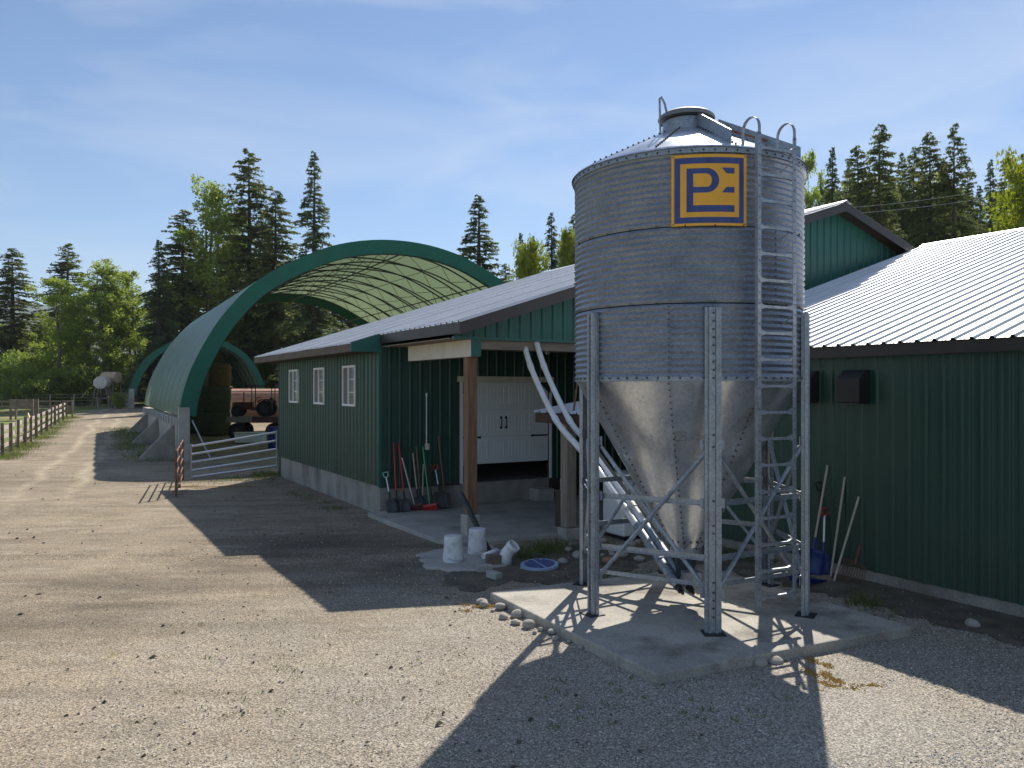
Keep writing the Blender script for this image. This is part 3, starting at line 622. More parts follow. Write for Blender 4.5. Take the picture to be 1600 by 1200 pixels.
for k in range(18):
    z = .47+k*.268
    if z > 5.1: break
    c = lrad*LR; v = []
    prof = [(-.215, .045), (-.19, .03), (-.15, .018), (.15, .018), (.19, .03), (.215, .045)]
    for s_, h in prof: v += [c+ltg*s_+Vector((0,0,z+h)), c+ltg*s_+Vector((0,0,z-h*.55))]
    nq = len(v); v += [q-lrad*.03 for q in v]
    f = []
    for i in range(5): f += [(2*i, 2*i+1, 2*i+3, 2*i+2), (nq+2*i, nq+2*i+2, nq+2*i+3, nq+2*i+1), (2*i, 2*i+2, nq+2*i+2, nq+2*i), (2*i+1, nq+2*i+1, nq+2*i+3, 2*i+3)]
    MB().add(v, f).build('rung', STEEL, ladder)
for z in (3.35, 4.25, 2.72, 4.95):
    b = MB()
    for s_ in (-.235, .235): b.bar(lrad*(BR+.01)+ltg*(s_*.8)+Vector((0,0,z-.1)), lrad*LR+ltg*s_+Vector((0,0,z)), .02, .006)
    b.build('standoff', STEEL, ladder)
# logo sign wrapped on the bin
D_ = math.hypot(BX, BY); bear = math.atan2(BX, BY)
def bin_az(px):                                  # azimuth on the bin wall seen at photo column px
    off = D_*math.sin(math.atan((px-800)/F_PX)-bear); return math.atan2(-BY, -BX)+math.asin(off/(BR+.02))-(math.atan((px-800)/F_PX)-bear)
AZ0, AZ1 = bin_az(1049), bin_az(1166); SZ0, SZ1 = 4.255, 4.985
def sg(u, w, h): a = AZ0+(AZ1-AZ0)*u; r = BR+.022+h; return (r*math.cos(a), r*math.sin(a), SZ1+(SZ0-SZ1)*w)
def strip(mb, us, top, bot, h):                  # columns between two curves, with a thin edge
    v = []; f = []
    for u in us: v += [sg(u, top(u), h), sg(u, bot(u), h), sg(u, top(u), h-.004), sg(u, bot(u), h-.004)]
    for i in range(len(us)-1):
        a, b = 4*i, 4*i+4; f += [(a, a+1, b+1, b), (a+2, a, b, b+2), (a+1, a+3, b+3, b+1)]
    f += [(0, 2, 3, 1), (4*len(us)-4, 4*len(us)-3, 4*len(us)-1, 4*len(us)-2)]
    mb.add(v, f)
def rect(mb, u0, u1, w0, w1, h, n=8): strip(mb, [u0+(u1-u0)*i/n for i in range(n+1)], lambda u: w0, lambda u: w1, h)
mb = MB(); rect(mb, 0, 1, 0, 1, .004, 16); sign = mb.build('logo_sign', SIGNY, fb); tag(sign, 'yellow square sign with dark blue PE logo')
mb = MB(); rect(mb, .04, .957, .046, .13, .0065, 16); rect(mb, .04, .957, .88, .962, .0065, 16); rect(mb, .04, .115, .13, .88, .0065, 2); rect(mb, .892, .957, .13, .88, .0065, 2); mb.build('border', SIGNB, sign)
mb = MB(); rect(mb, .197, .283, .197, .808, .0065, 2); rect(mb, .283, .827, .715, .808, .0065, 10)
cx, cy, ro, ri = .455, .3675, .1705, .094; ax = .165/.1705
us = [.283+(cx-.283)*i/6 for i in range(7)]
strip(mb, us, lambda u: .197, lambda u: .27, .0065); strip(mb, us, lambda u: .458, lambda u: .538, .0065)
v = []; f = []; NQ = 20
for i in range(NQ+1):
    t = -PI/2+PI*i/NQ
    for r_, rx in ((ro, .165), (ri*.97, .07)):
        rr = r_ if r_ == ro else .094
        v.append(sg(cx+rx*math.cos(t), cy+rr*math.sin(t), .0065))
for i in range(NQ): f.append((2*i, 2*i+1, 2*i+3, 2*i+2))
mb.add(v, f); mb.build('letter_p', SIGNB, sign)
mb = MB(); us = [.655+(.827-.655)*i/10 for i in range(11)]
strip(mb, us, lambda u: .19, lambda u: min(.27, .19+max(.002, (u-.655)*1.25)) if u < .72 else .27, .0065); mb.build('letter_bar', SIGNB, sign); mb = MB()
strip(mb, us, lambda u: max(.458, .538-max(.002, (u-.655)*1.25)) if u < .72 else .458, lambda u: .538, .0065); mb.build('letter_bar', SIGNB, sign)
mb = MB()
for u, w in ((.025, .025), (.975, .025), (.025, .975), (.975, .975)): rect(mb, u-.008, u+.008, w-.008, w+.008, .008, 1)
mb.build('rivets', BOLT, sign)
# auger boot under the hopper and the two white tubes rising to the porch gable
ag = thing('feed_auger', 'two white feed auger tubes curving from the bin hopper up to the porch gable', 'auger tubes', (BX, BY, 0))
Wd = lambda p: Vector(p)-Vector((BX, BY, 0))
bt = MB().add([(-.15,-.12,.68), (.12,-.12,.68), (.12,.12,.68), (-.15,.12,.68), (-.16,-.28,.34), (.0,-.28,.34), (.0,-.02,.34), (-.16,-.02,.34)], [(0,1,2,3), (7,6,5,4), (0,4,5,1), (1,5,6,2), (2,6,7,3), (3,7,4,0)]).build('boot', DSTEEL, ag); fix(bt)
for dx, e in ((-.0, 0), (.105, 1)):
    pA = at(1060+16*e, 917, 9.12); pB = at(938+10*e, 738-6*e, 11.2); pC = at(868+22*e, 655+2*e, 13.1); pM = at(905+22*e, 700, 12.1)
    pD = at(832+21*e, 580, 13.9); pE = at(817+20*e, 531, 14.25)
    ctrl = [pA, pB, pM, pC, pD, pE]; pts = []
    for i in range(len(ctrl)-1):
        p0, p1, p2, p3 = ctrl[max(i-1,0)], ctrl[i], ctrl[i+1], ctrl[min(i+2, len(ctrl)-1)]
        for q in range(8):
            t = q/8; pts.append(.5*((2*p1)+(p2-p0)*t+(2*p0-5*p1+4*p2-p3)*t*t+(3*p1-p0-3*p2+p3)*t**3))
    pts.append(ctrl[-1]); pts = [Wd(p) for p in pts]
    tb = MB().tube(pts[4:], .048, 14).build('tube', PVC, ag, True)
    MB().tube(pts[:5], .056, 14).build('steel_tube', STEEL, ag, True)
    for q in (5, 24, 33): d = (pts[q+1]-pts[q]).normalized(); MB().tube([pts[q]-d*.05, pts[q]+d*.05], .056, 14).build('coupling', PVC, tb, True)
    d = (pts[0]-pts[1]).normalized(); MB().tube([pts[0], pts[0]+d*.07], .04, 10).tube([pts[0]+d*.07, pts[0]+d*.12], .018, 8).build('bearing_end', BLACK, ag)
    b = MB()
    for q in (1, 2, 3): d = (pts[q+1]-pts[q]).normalized(); b.tube([pts[q]-d*.012, pts[q]+d*.012], .064, 12)
    b.build('clamp', STEEL, ag)
p0 = Wd(at(1075, 903, 9.05)); MB().box(p0.x-.06, p0.x+.14, p0.y-.05, p0.y+.09, p0.z-.03, p0.z+.07).build('cross_plate', STEEL, ag)

# ------------------------------------------------------------------ fabric hoop barns
HT = R(28)
PROF = [(-8.15, 1.50), (-8.08, 2.08), (-7.84, 2.95), (-7.43, 3.87), (-6.8, 4.96), (-5.95, 5.99), (-5.25, 6.58), (-4.45, 7.08), (-3.4, 7.62), (-2.4, 8.0), (-1.2, 8.25), (0, 8.33)]
PROF = PROF+[(-a, b) for a, b in PROF[-2::-1]]
def smooth(pr, n):
    pr = [Vector((a, 0, b)) for a, b in pr]; res = []
    for i in range(len(pr)-1):
        p0, p1, p2, p3 = pr[max(i-1,0)], pr[i], pr[i+1], pr[min(i+2, len(pr)-1)]
        for q in range(n):
            t = q/n; res.append(.5*((2*p1)+(p2-p0)*t+(2*p0-5*p1+4*p2-p3)*t*t+(3*p1-p0-3*p2+p3)*t**3))
    res.append(pr[-1]); return [(p.x, p.z) for p in res]
# woven cover: green outside, white inside, light passes through
m = bpy.data.materials.new('hoop_cover'); m.use_nodes = True; n = m.node_tree.nodes; l = m.node_tree.links; n.clear()
o = n.new('ShaderNodeOutputMaterial'); g_ = n.new('ShaderNodeNewGeometry'); pa = n.new('ShaderNodeBsdfPrincipled'); pb = n.new('ShaderNodeBsdfPrincipled')
pa.inputs['Base Color'].default_value = (.03, .13, .085, 1); pa.inputs['Roughness'].default_value = .36
cn = n.new('ShaderNodeTexNoise'); cn.inputs['Scale'].default_value = .9; cn.inputs['Detail'].default_value = 8; ct = n.new('ShaderNodeTexCoord'); l.new(ct.outputs['Object'], cn.inputs['Vector']); cq = n.new('ShaderNodeValToRGB'); cq.color_ramp.elements[0].position = .35; cq.color_ramp.elements[1].position = .7; cq.color_ramp.elements[0].color = (.024, .115, .075, 1); cq.color_ramp.elements[1].color = (.065, .155, .11, 1); l.new(cn.outputs[0], cq.inputs[0]); l.new(cq.outputs[0], pa.inputs['Base Color'])
cb = n.new('ShaderNodeBump'); cb.inputs['Strength'].default_value = .25; cb.inputs['Distance'].default_value = .05; l.new(cn.outputs[0], cb.inputs['Height']); l.new(cb.outputs[0], pa.inputs['Normal'])
pb.inputs['Base Color'].default_value = (.34, .42, .32, 1); pb.inputs['Roughness'].default_value = .6
ms = n.new('ShaderNodeMixShader'); l.new(g_.outputs['Backfacing'], ms.inputs[0]); l.new(pa.outputs[0], ms.inputs[1]); l.new(pb.outputs[0], ms.inputs[2])
tr = n.new('ShaderNodeBsdfTranslucent'); tr.inputs[0].default_value = (.34, .46, .27, 1); m2 = n.new('ShaderNodeMixShader'); m2.inputs[0].default_value = .22
l.new(ms.outputs[0], m2.inputs[1]); l.new(tr.outputs[0], m2.inputs[2]); l.new(m2.outputs[0], o.inputs[0]); COVER = m
def hoop(label, loc, W2, scale_x, scale_z, base, length, ntr, detail=True):
    hb = thing('hoop_barn', label, 'hoop barn', loc, HT)
    pr = smooth([(a*scale_x, base+(b-1.5)*scale_z) for a, b in PROF], 3); pr = [(a+W2, b) for a, b in pr]; n = len(pr)
    def off(i, d):
        a, b = pr[max(i-1,0)], pr[min(i+1, n-1)]; t = Vector((b[0]-a[0], b[1]-a[1])).normalized(); return (pr[i][0]+t.y*d, pr[i][1]-t.x*d)
    dep = .55
    inn = [off(i, dep) for i in range(n)]; mid = [off(i, .05) for i in range(n)]
    # cover, sagging a little between trusses
    rows = ntr*4; v = []; f = []
    for j in range(rows+1):
        y = length*j/rows; sag = .075*(1-abs(math.cos(PI*j/4)))
        for i in range(n): q = off(i, sag if 2 < i < n-3 else sag*.5); v.append((q[0], y, q[1]))
    for j in range(rows):
        for i in range(n-1): f.append((j*n+i, j*n+i+1, (j+1)*n+i+1, (j+1)*n+i))
    co = MB().add(v, f).build('cover', COVER, hb, True)
    for y in ((-.02, length+.02)):
        v = []; 
        for i in range(n):
            w = .012*math.sin(i*2.7)
            v += [(pr[i][0], y, pr[i][1]), (inn[i][0]*.98+pr[i][0]*.02, y+w, inn[i][1]), (inn[i][0], y+.10 if y < 1 else y-.1, inn[i][1])]
        f = []
        for i in range(n-1): f += [(3*i, 3*i+1, 3*i+4, 3*i+3), (3*i+1, 3*i+2, 3*i+5, 3*i+4)]
        MB().add(v, f).build('end_band', FABRIC, hb, True)
    if detail:
        for j in range(ntr+1):
            y = .12+(length-.24)*j/ntr
            tr_ = MB().tube([(p[0], y, p[1]) for p in mid], .035, 6).build('truss', TRUSS, hb, True)
            MB().tube([(p[0], y, p[1]) for p in inn], .03, 6).build('inner_chord', TRUSS, tr_, True)
            w = MB(); st = 2
            for i in range(0, n-2*st+1, 2*st):
                w.tube([(mid[i][0], y, mid[i][1]), (inn[i+st][0], y, inn[i+st][1])], .013, 5); w.tube([(inn[i+st][0], y, inn[i+st][1]), (mid[min(i+2*st, n-1)][0], y, mid[min(i+2*st, n-1)][1])], .013, 5)
            w.build('web', TRUSS, tr_)
        for i in (n//2, n//5, n-1-n//5, n//3, n-1-n//3):
            MB().tube([(inn[i][0], .1, inn[i][1]), (inn[i][0], length-.1, inn[i][1])], .028, 6).build('purlin', TRUSS, hb)
        i = n//2
        for j in range(ntr):
            ya, yb = .12+(length-.24)*j/ntr, .12+(length-.24)*(j+1)/ntr
            MB().tube([(mid[i][0], ya, mid[i][1]), (inn[i][0], yb, inn[i][1])], .016, 5).build('ridge_strut', TRUSS, hb)
    return hb, pr, inn
hb, pr, inn = hoop('large green fabric hoop barn on concrete block walls, open at both ends', (-11.6, 27.9, gz(27.9)), 8.1, 1, 1, 1.62, 20., 9)
# concrete walls with buttresses, bolts, end columns
for xs_, sg_ in ((0, 1), (16.2, -1)):
    for j in range(4):
        y0 = .35+j*4.95; zb = gz(27.9+.88*y0)-gz(27.9)
        bevel(MB().box(xs_-.12 if sg_ > 0 else xs_-.22, xs_+.22 if sg_ > 0 else xs_+.12, y0, y0+4.93, -.1, 1.50).build('wall_block', CONC, hb), .02)
    for y in (1.0, 8.4, 15.8):
        w = MB().prism([(xs_-.125*sg_, -.1), (xs_-1.25*sg_, -.1), (xs_-1.25*sg_, .12), (xs_-.125*sg_, 1.30)], y, y+.28).build('buttress', CONCD, hb); fix(w); bevel(w, .015)
    b = MB()
    for j in range(16): y = .7+j*1.2; b.box(xs_-.15*sg_-.02, xs_-.15*sg_+.02, y, y+.06, 1.22, 1.50)
    tag(b.build('strap_anchors', STEEL, hb), kind='stuff')
    bevel(MB().box(xs_-.08, xs_+.28, -.12, .33, -.1, 1.9).build('end_column', CONC, hb), .015)
MB().tube([(.35, -.1, 1.45), (.95, -.35, .05)], .03, 8).build('column_prop', STEEL, hb)
hb2, _, _ = hoop('smaller green fabric hoop barn standing beyond the large one', (-34.3, 71.6, gz(71.6)), 5.9, .73, .80, 1.2, 12., 5)
for xs_ in (.0, 11.8):
    for j in range(3): MB().box(xs_-.12, xs_+.2, .3+j*3.95, .3+j*3.95+3.93, -.2, 1.15).build('wall_block', CONC, hb2)
    MB().box(xs_-.15, xs_+.3, -.15, .29, -.2, 1.75).build('end_column', CONC, hb2)
H2W = lambda x, y, z=0: Matrix.Translation((-11.6, 27.9, gz(27.9))) @ Matrix.Rotation(HT, 4, 'Z') @ Vector((x, y, z))

# hay bales: every bale a thing
def bale_mesh():
    prof = [(0,0), (.70,0), (.755,.03), (.77,.10)]
    for i in range(9): z = .12+.96*i/8; prof.append((.775+.008*math.sin(i*5), z))
    prof += [(.755,1.17), (.70,1.2), (0,1.2)]
    return MB().lathe(prof, 28)
bm_ = bale_mesh(); b0 = bm_.build('round_bale', HAY, None, True); bmesh_g = b0.data; bmesh_b = bmesh_g.copy(); bmesh_b.materials[0] = HAYB
bpy.data.objects.remove(b0)
for i, (px, d, hgt, me_) in enumerate(((335, 40.2, 2, bmesh_g), (301, 41.6, 3, bmesh_g), (338, 43.4, 3, bmesh_b), (309, 45.4, 2, bmesh_b))):
    for k in range(hgt):
        m_ = bmesh_b if (i == 2 and k == 2) else bmesh_g
        o = link('round_bale', m_, None, ((px-800)/F_PX*d, d, gz(d)+.004+k*1.204), (0, 0, i+k*1.3))
        lv = ('bottom', 'topmost' if hgt == 2 else 'middle', 'topmost')[k]; st = ('stack beside the tractor trailer', 'stack nearest the hoop barn wall', 'tall stack behind the trailer stack', 'rear stack beside the hoop barn wall')[i]
        tag(o, ('brown' if m_ is bmesh_b else 'dark net-wrapped')+' round hay bale, '+lv+' of the '+st, 'hay bale', 'round bales in the hoop barn')

# flat deck trailer with a small canopy tractor, inside the hoop barn
def wheel(name, parent, c, r, w, axis='x'):
    t = MB().lathe([(r*.55,-w/2), (r*.92,-w/2), (r,-w*.3), (r,w*.3), (r*.92,w/2), (r*.55,w/2)], 24, c, axis=axis).build(name, RUBBER, parent, True)
    MB().lathe([(0,-w*.2), (r*.5,-w*.25), (r*.56,-w*.48), (r*.56,w*.48), (r*.5,w*.25), (0,w*.2)], 20, c, axis=axis).build('rim', DSTEEL, t, True); return t
td = 37.8; tx = (402-800)/F_PX*td
trl = thing('flat_deck_trailer', 'old timber deck trailer with steel rail in the hoop barn', 'trailer', (tx, td, gz(td)), R(4))
for k in range(7): MB().box(-1.15, 1.6, -.9+k*.26, -.9+k*.26+.25, 1.02, 1.07).build('deck_plank', WOODG, trl)
MB().box(-1.15, .0, -.96, -.905, .84, 1.08).build('side_rail', WOODG, trl); MB().box(.002, 1.6, -.97, -.91, .82, 1.10).build('side_rail', mat('maroon_steel', (.09,.03,.035), (.13,.05,.05), rough=.6), trl)
MB().box(-1.1, 1.55, -.6, -.5, .82, 1.01).box(-1.1, 1.55, .5, .6, .82, 1.01).build('chassis', RUST, trl)
for q in (-.75, .95):
    for s_ in (-.8, .8): wheel('wheel', trl, (q, s_*.9, .40), .40, .2, 'y')
    MB().box(q-.04, q+.04, -.8, .8, .36, .82).build('axle', RUST, trl)
trc = thing('canopy_tractor', 'small red tractor with flat roof canopy parked on the deck trailer', 'tractor', (tx-.05, td, gz(td)+1.075), R(4))
bevel(MB().box(-1.0, -.15, -.22, .22, .32, .68).build('hood', REDP, trc), .05); MB().box(-1.05, -1.005, -.2, .2, .30, .66).build('grille', DSTEEL, trc)
MB().box(-.2, .75, -.16, .16, .28, .45).build('frame', REDP, trc)
bevel(MB().box(.3, .7, -.22, .22, .46, .54).build('seat', BLACK, trc), .03); bevel(MB().box(.66, .74, -.22, .22, .52, .9).build('seat_back', BLACK, trc), .03)
for s_ in (-1, 1):
    wheel('wheel', trc, (.5, s_*.46, .38), .38, .24, 'y'); wheel('wheel', trc, (-.8, s_*.38, .26), .26, .16, 'y')
    MB().prism([(.15, .70), (.3, .82), (.7, .82), (.88, .66), (.84, .63), (.68, .77), (.32, .77), (.18, .67)], s_*.46-.12, s_*.46+.12).build('fender', REDP, trc)
    for q in (-.12, .80): MB().tube([(q, s_*.34, .45), (q, s_*.34, 1.42)], .022, 6).build('canopy_post', BLACK, trc)
bevel(MB().box(-.45, 1.0, -.48, .48, 1.425, 1.48).build('canopy', BLACK, trc), .02)
MB().tube([(-.1,0,.66), (.1,0,.88)], .018, 6).lathe([(.15,-.012), (.165,0), (.15,.012), (.135,0), (.15,-.012)], 16, (.12,0,.9)).build('steering_wheel', BLACK, trc)
MB().tube([(-.6,.1,.66), (-.6,.1,1.15)], .025, 8).build('exhaust', DSTEEL, trc); MB().lathe([(0,-.02), (.06,-.02), (.06,.02), (0,.02)], 10, (-1.07,.14,.55), axis='x').lathe([(0,-.02), (.06,-.02), (.06,.02), (0,.02)], 10, (-1.07,-.14,.55), axis='x').build('headlights', WHITE, trc)
d = 53.; tk = thing('rusty_tank', 'long rusty horizontal tank lying beyond the hoop barn', 'tank', ((400-800)/F_PX*d, d, gz(d)), R(3))
for k in range(24):
    a0 = 2*PI*k/24; MB().lathe([(1.02+.012*(k % 2), -2.2), (1.02+.012*(k % 2), 2.8)], 1, (0,0,1.08), a0=a0, a1=a0+2*PI/24, axis='x').build('stave', RUSTL, tk)
MB().lathe([(0,-2.32), (.6,-2.30), (.95,-2.24), (1.02,-2.19)], 24, (0,0,1.08), axis='x').lathe([(1.02,2.79), (.95,2.84), (0,2.9)], 24, (0,0,1.08), axis='x').build('end_cap', RUSTL, tk, True)
MB().tube([(-2.0,0,2.1), (-2.0,0,2.28), (-2.4,0,2.3), (-2.7,0,2.2), (-2.75,0,1.9)], .06, 8).lathe([(0,0), (.2,0), (.2,.16), (0,.2)], 12, (-1.7,0,2.08)).build('filler_neck', RUST, tk)
for q in (-1.4, 1.8): MB().box(q-.12, q+.12, -.7, .7, 0, .35).build('saddle', DARKW, tk)
p = grd(434, 690); p = at(430, 690, 33.); p.z = gz(33)
br = thing('blue_barrel', 'blue plastic barrel behind the pipe gate at the barn corner', 'barrel', (p.x, p.y, p.z))
MB().lathe([(0,0), (.27,0), (.29,.04), (.29,.28), (.30,.30), (.29,.32), (.29,.58), (.30,.6), (.29,.62), (.29,.86), (.27,.9), (0,.9)], 24).build('drum', BLUE, br, True); MB().lathe([(.03,.9), (.03,.93), (0,.93)], 10, (.15,0,0)).build('bung', WHITE, br)
p = at(400, 675, 36.5); p.z = gz(36.5)
tote = thing('white_tote', 'pale plastic tub under the deck trailer', 'tub', (p.x, p.y-.9, p.z), .1); bevel(MB().box(-.6, .7, -.3, .3, 0, .42).build('tub', WHITE, tote), .05); bevel(MB().box(-.63, .73, -.33, .33, .421, .47).build('rim', WHITE, tote), .02)

# pipe gate, rusty panel, posts
gt = thing('pipe_gate', 'sagging galvanised pipe gate hung on the barn corner', 'gate')
gl, gr = Vector((-9.15, 22.75, 0)), Vector((-6.98, 23.62, 0))
for zl, zr_ in ((.93, 1.28), (.70, 1.03), (.47, .78), (.24, .53), (.045, .29)):
    MB().tube([gl+Vector((0,0,zl)), gr+Vector((0,0,zr_))], .034, 8).build('rail', ALU, gt, True)
MB().tube([gl+Vector((0,0,.02)), gl+Vector((-.02,0,1.0))], .028, 8).build('end_post', STEEL, gt); MB().tube([gr+Vector((0,0,.24)), gr+Vector((0,0,1.33))], .028, 8).build('end_post', STEEL, gt)
gp = thing('gate_post', 'dark steel hinge post at the far barn corner', 'post', (gr.x+.09, gr.y+.03, 0)); MB().tube([(0,0,-.1), (0,0,1.55)], .04, 10).build('tube', DSTEEL, gp); MB().lathe([(0,1.6), (.05,1.58), (.05,1.54), (0,1.53)], 10).build('cap', WHITE, gp)
rp_ = thing('corral_fence', 'short rusty pipe corral panel standing open beside the gate', 'fence')
ra, rb = Vector((-8.0, 18.95, 0)), Vector((-9.3, 22.5, 0))
for z in (1.06, .80, .55, .31, .10):
    MB().tube([ra+Vector((0,0,z)), rb+Vector((0,0,z+.06))], .018, 8).build('rail', RUST, rp_, True)
for q in (0, .5, 1.): c = ra.lerp(rb, q); MB().tube([c, c+Vector((0,0,1.12))], .026, 8).build('upright', RUST, rp_)

# ------------------------------------------------------------------ tools leaning on the walls
def tool(name, label, cat, base, top, hm, head, grip=None, hr=.016, group=None):
    o = thing(name, label, cat, base, 0, group); b = Vector(base); v = Vector(top)-b; d = v.normalized(); ln = v.length
    side = d.cross(Vector((0,1,0))).normalized() if abs(d.y) < .9 else Vector((1,0,0)); nrm = side.cross(d).normalized()
    hl = {'shovel': .28, 'scoop': .36, 'broom': .12, 'fork': .30, 'rake': .05, 'none': 0.}[head[0]]
    MB().tube([d*(hl*.85), d*(ln-(.1 if grip else 0))], hr, 8).build('handle', hm, o)
    if head[0] in ('shovel', 'scoop'):
        w = .11 if head[0] == 'shovel' else .17; vs = []; fs = []
        for j, (t, ww, dz) in enumerate(((0, .8, .0), (.12, .98, .01), (.5, 1, .015), (.85, .9, .012), (1, .45, .0))):
            for i in range(5): s_ = -1+i*.5; vs.append(d*(hl*t)+side*(w*ww*s_)+nrm*(-(.03 if head[0] == 'shovel' else .06)*(s_*s_)+dz))
        for j in range(4):
            for i in range(4): fs.append((j*5+i, j*5+i+1, j*5+i+6, j*5+i+5))
        q = MB().add(vs, fs).build('blade', head[1], o, True); s = q.modifiers.new('t', 'SOLIDIFY'); s.thickness = .006
        MB().tube([d*(hl*.75), d*(hl+.16)], [hr*1.15, hr*1.25], 8).build('socket', head[1], o)
    if head[0] == 'broom':
        x = MB(); x.bar(d*.10-side*.14, d*.10+side*.14, .05, .05, up=d); x.build('broom_block', head[1], o)
        x = MB()
        for i in range(15): s_ = -.135+.27*i/14; x.tube([d*.08+side*s_, side*(s_*1.12)+nrm*.01], .011, 5)
        x.build('bristles', head[1], o)
    if head[0] == 'fork':
        x = MB(); n_ = head[2]; w = .16 if n_ > 5 else .1
        x.tube([d*.27-side*w, d*.29, d*.27+side*w], .008, 6)
        for i in range(n_): s_ = -w+2*w*i/(n_-1); x.tube([d*.27+side*s_, d*.14+side*s_+nrm*-.03, side*s_+nrm*.02], .0055, 5)
        x.build('tines', head[1], o); MB().tube([d*.27, d*.42], .014, 6).build('socket', head[1], o)
    if grip:
        c = d*(ln-.05); x = MB(); x.tube([d*(ln-.12), d*(ln-.08)-side*.045, d*(ln-.005)-side*.055, d*ln, d*(ln-.005)+side*.055, d*(ln-.08)+side*.045, d*(ln-.12)], .014, 6); x.build('d_grip', grip, o)
    return o
def onwall(px, py, y):                           # pixel on the barn-local plane y = const
    k = (px-800)/F_PX; a = BC[0]-math.sin(TH)*y; b = BC[1]+math.cos(TH)*y
    x = (k*b-a)/(math.cos(TH)-k*math.sin(TH)); d = b+x*math.sin(TH); return B2W(x, y, CAM_H+(HZ-py)*d/F_PX)
def lean(px0, px1, py1, y0=-.32, z0=.082, y1=-.05):
    b = onwall(px0, 806, y0); b.z = z0; return b, onwall(px1, py1, y1)
LT = [
 ('shovel', 'silver handled shovel with pale green D grip leaning nearest the barn corner', 'shovel', 614, 602, 738, ALU, ('shovel', DSTEEL), GRNL, -.33),
 ('shovel', 'straight red handled black shovel with long grip standing against end wall', 'shovel', 620.5, 615, 692, RED, ('shovel', DSTEEL), None, -.30),
 ('shovel', 'tilted red handled black shovel with white tip against end wall', 'shovel', 634, 623, 692, RED, ('shovel', DSTEEL), None, -.36),
 ('rake', 'slanting silver handled scraper between red shovels and grey handles', 'rake', 650, 628, 715, ALU, ('broom', REDP), None, -.30),
 ('shovel', 'grey handled narrow spade leaning beside the green broom', 'spade', 655, 645, 708, ASH, ('shovel', DSTEEL), None, -.27),
 ('hoe', 'brown grey wooden hoe handle leaning next to the white fork', 'hoe', 658.5, 650.5, 698, BRNH, ('shovel', DSTEEL), None, -.2),
 ('fork', 'short white handled fork standing upright behind the green broom', 'fork', 659.5, 661.5, 725, ASH, ('fork', DSTEEL, 4), None, -.2),
 ('broom', 'green handled broom with red head leaning under outlet box', 'broom', 672.5, 660.5, 698, GRNP, ('broom', RED), None, -.40),
 ('rake', 'thin dark red rake handle between green broom and black scoop', 'rake', 677, 668, 729, REDP, ('broom', REDP), None, -.24),
 ('scoop_shovel', 'black scoop shovel with red D grip on the porch slab', 'shovel', 691, 679.5, 727, ALU, ('scoop', BLACK), RED, -.36),
 ('fork', 'long brown handled fork leaning nearest the garage door', 'fork', 697, 685, 681, BRNH, ('fork', DSTEEL, 5), None, -.2)]
for nm, lb, ct, p0, p1, y1, hm, hd, gp_, yy in LT:
    b, t = lean(p0, p1, y1, yy); tool(nm, lb, ct, b, t, hm, hd, gp_)
def onwing(px, py, x=WX-.03):
    k = (px-800)/F_PX; a = BC[0]+math.cos(TH)*x; b = BC[1]+math.sin(TH)*x
    y = (k*b-a)/(-math.sin(TH)-k*math.cos(TH)); d = b+y*math.cos(TH); return B2W(x, y, CAM_H+(HZ-py)*d/F_PX)
RT = [
 ('shovel', 'blue bladed snow shovel with long grey handle against the barn wing', 'shovel', 1264, 1293, 727, ASH, ('scoop', BLUE), None, .38),
 ('shovel', 'white handled shovel with red D grip against the barn wing', 'shovel', 1286, 1289, 794, ALU, ('shovel', BLUE), RED, .20),
 ('pole', 'bare pale pole leaning on barn wing between shovel and slanted handle', 'pole', 1298, 1320, 745, ASH, ('none',), None, .22),
 ('shovel', 'strongly slanted pale handle leaning on barn wing beside manure fork', 'pole', 1303, 1342, 776, ASH, ('none',), None, .42),
 ('manure_fork', 'rusty many-tined manure fork leaning on barn wing foundation', 'fork', 1327, 1345, 850, RUST, ('fork', RUST, 10), None, .30),
 ('shovel', 'dark blue handled shovel with black grip beside the bin leg', 'shovel', 1274, 1281, 754, DSTEEL, ('shovel', BLUE), BLACK, .20)]
for nm, lb, ct, p0, p1, y1, hm, hd, gp_, off in RT:
    k = onwing(p0, 890, WX-off); k.z = .01; tool('pole' if 'pole' in lb or 'slanted' in lb else nm, lb, ct, k, onwing(p1, y1), hm, hd, gp_)
k = onwing(1262, 915, WX-.75); k.z = 0.
tub = thing('blue_scoop', 'blue plastic sled scoop lying on the ground behind bin leg', 'scoop', (k.x, k.y, .0), .5)
tub.scale = (.62, .6, .8); MB().add([(-.3,-.2,.02), (.3,-.2,.02), (.3,.2,.03), (-.3,.2,.03), (-.34,-.26,.12), (.36,-.24,.05), (.36,.25,.06), (-.34,.26,.14)], [(3,2,1,0), (0,1,5,4), (2,3,7,6), (3,0,4,7)]).build('tray', BLUE, tub).modifiers.new('t', 'SOLIDIFY').thickness = .008

# ------------------------------------------------------------------ clutter in front of the porch
def bucket(px, py, lb, rx=0, seed=0):
    p = grd(px, py); b = thing('bucket', lb, 'bucket', (p.x, p.y, .026), seed)
    MB().lathe([(0,.375), (.128,.375), (.132,.365), (.140,.20), (.147,.10), (.153,.098), (.153,.085), (.148,.083), (.150,.06), (.156,.058), (.156,.045), (.151,.043), (.154,.0), (.146,.0), (.135,.35)], 28).build('pail', mat('pail_white%d' % seed, (.66,.68,.70), (.76,.77,.78), rough=.45, scale=5, dirt=((.16,.13,.10), 7, .55)), b, True)
    MB().lathe([(.118,.378), (.128,.378), (.128,.372)], 28).build('base_rim', PVC, b, True)
    pts = [(.156*math.cos(t), -.156*abs(math.sin(t))*1.02-.012, .07-.05*math.sin(t)) for t in [PI*i/12 for i in range(13)]]; MB().tube(pts, .004, 5).build('bail', STEEL, b)
    return b
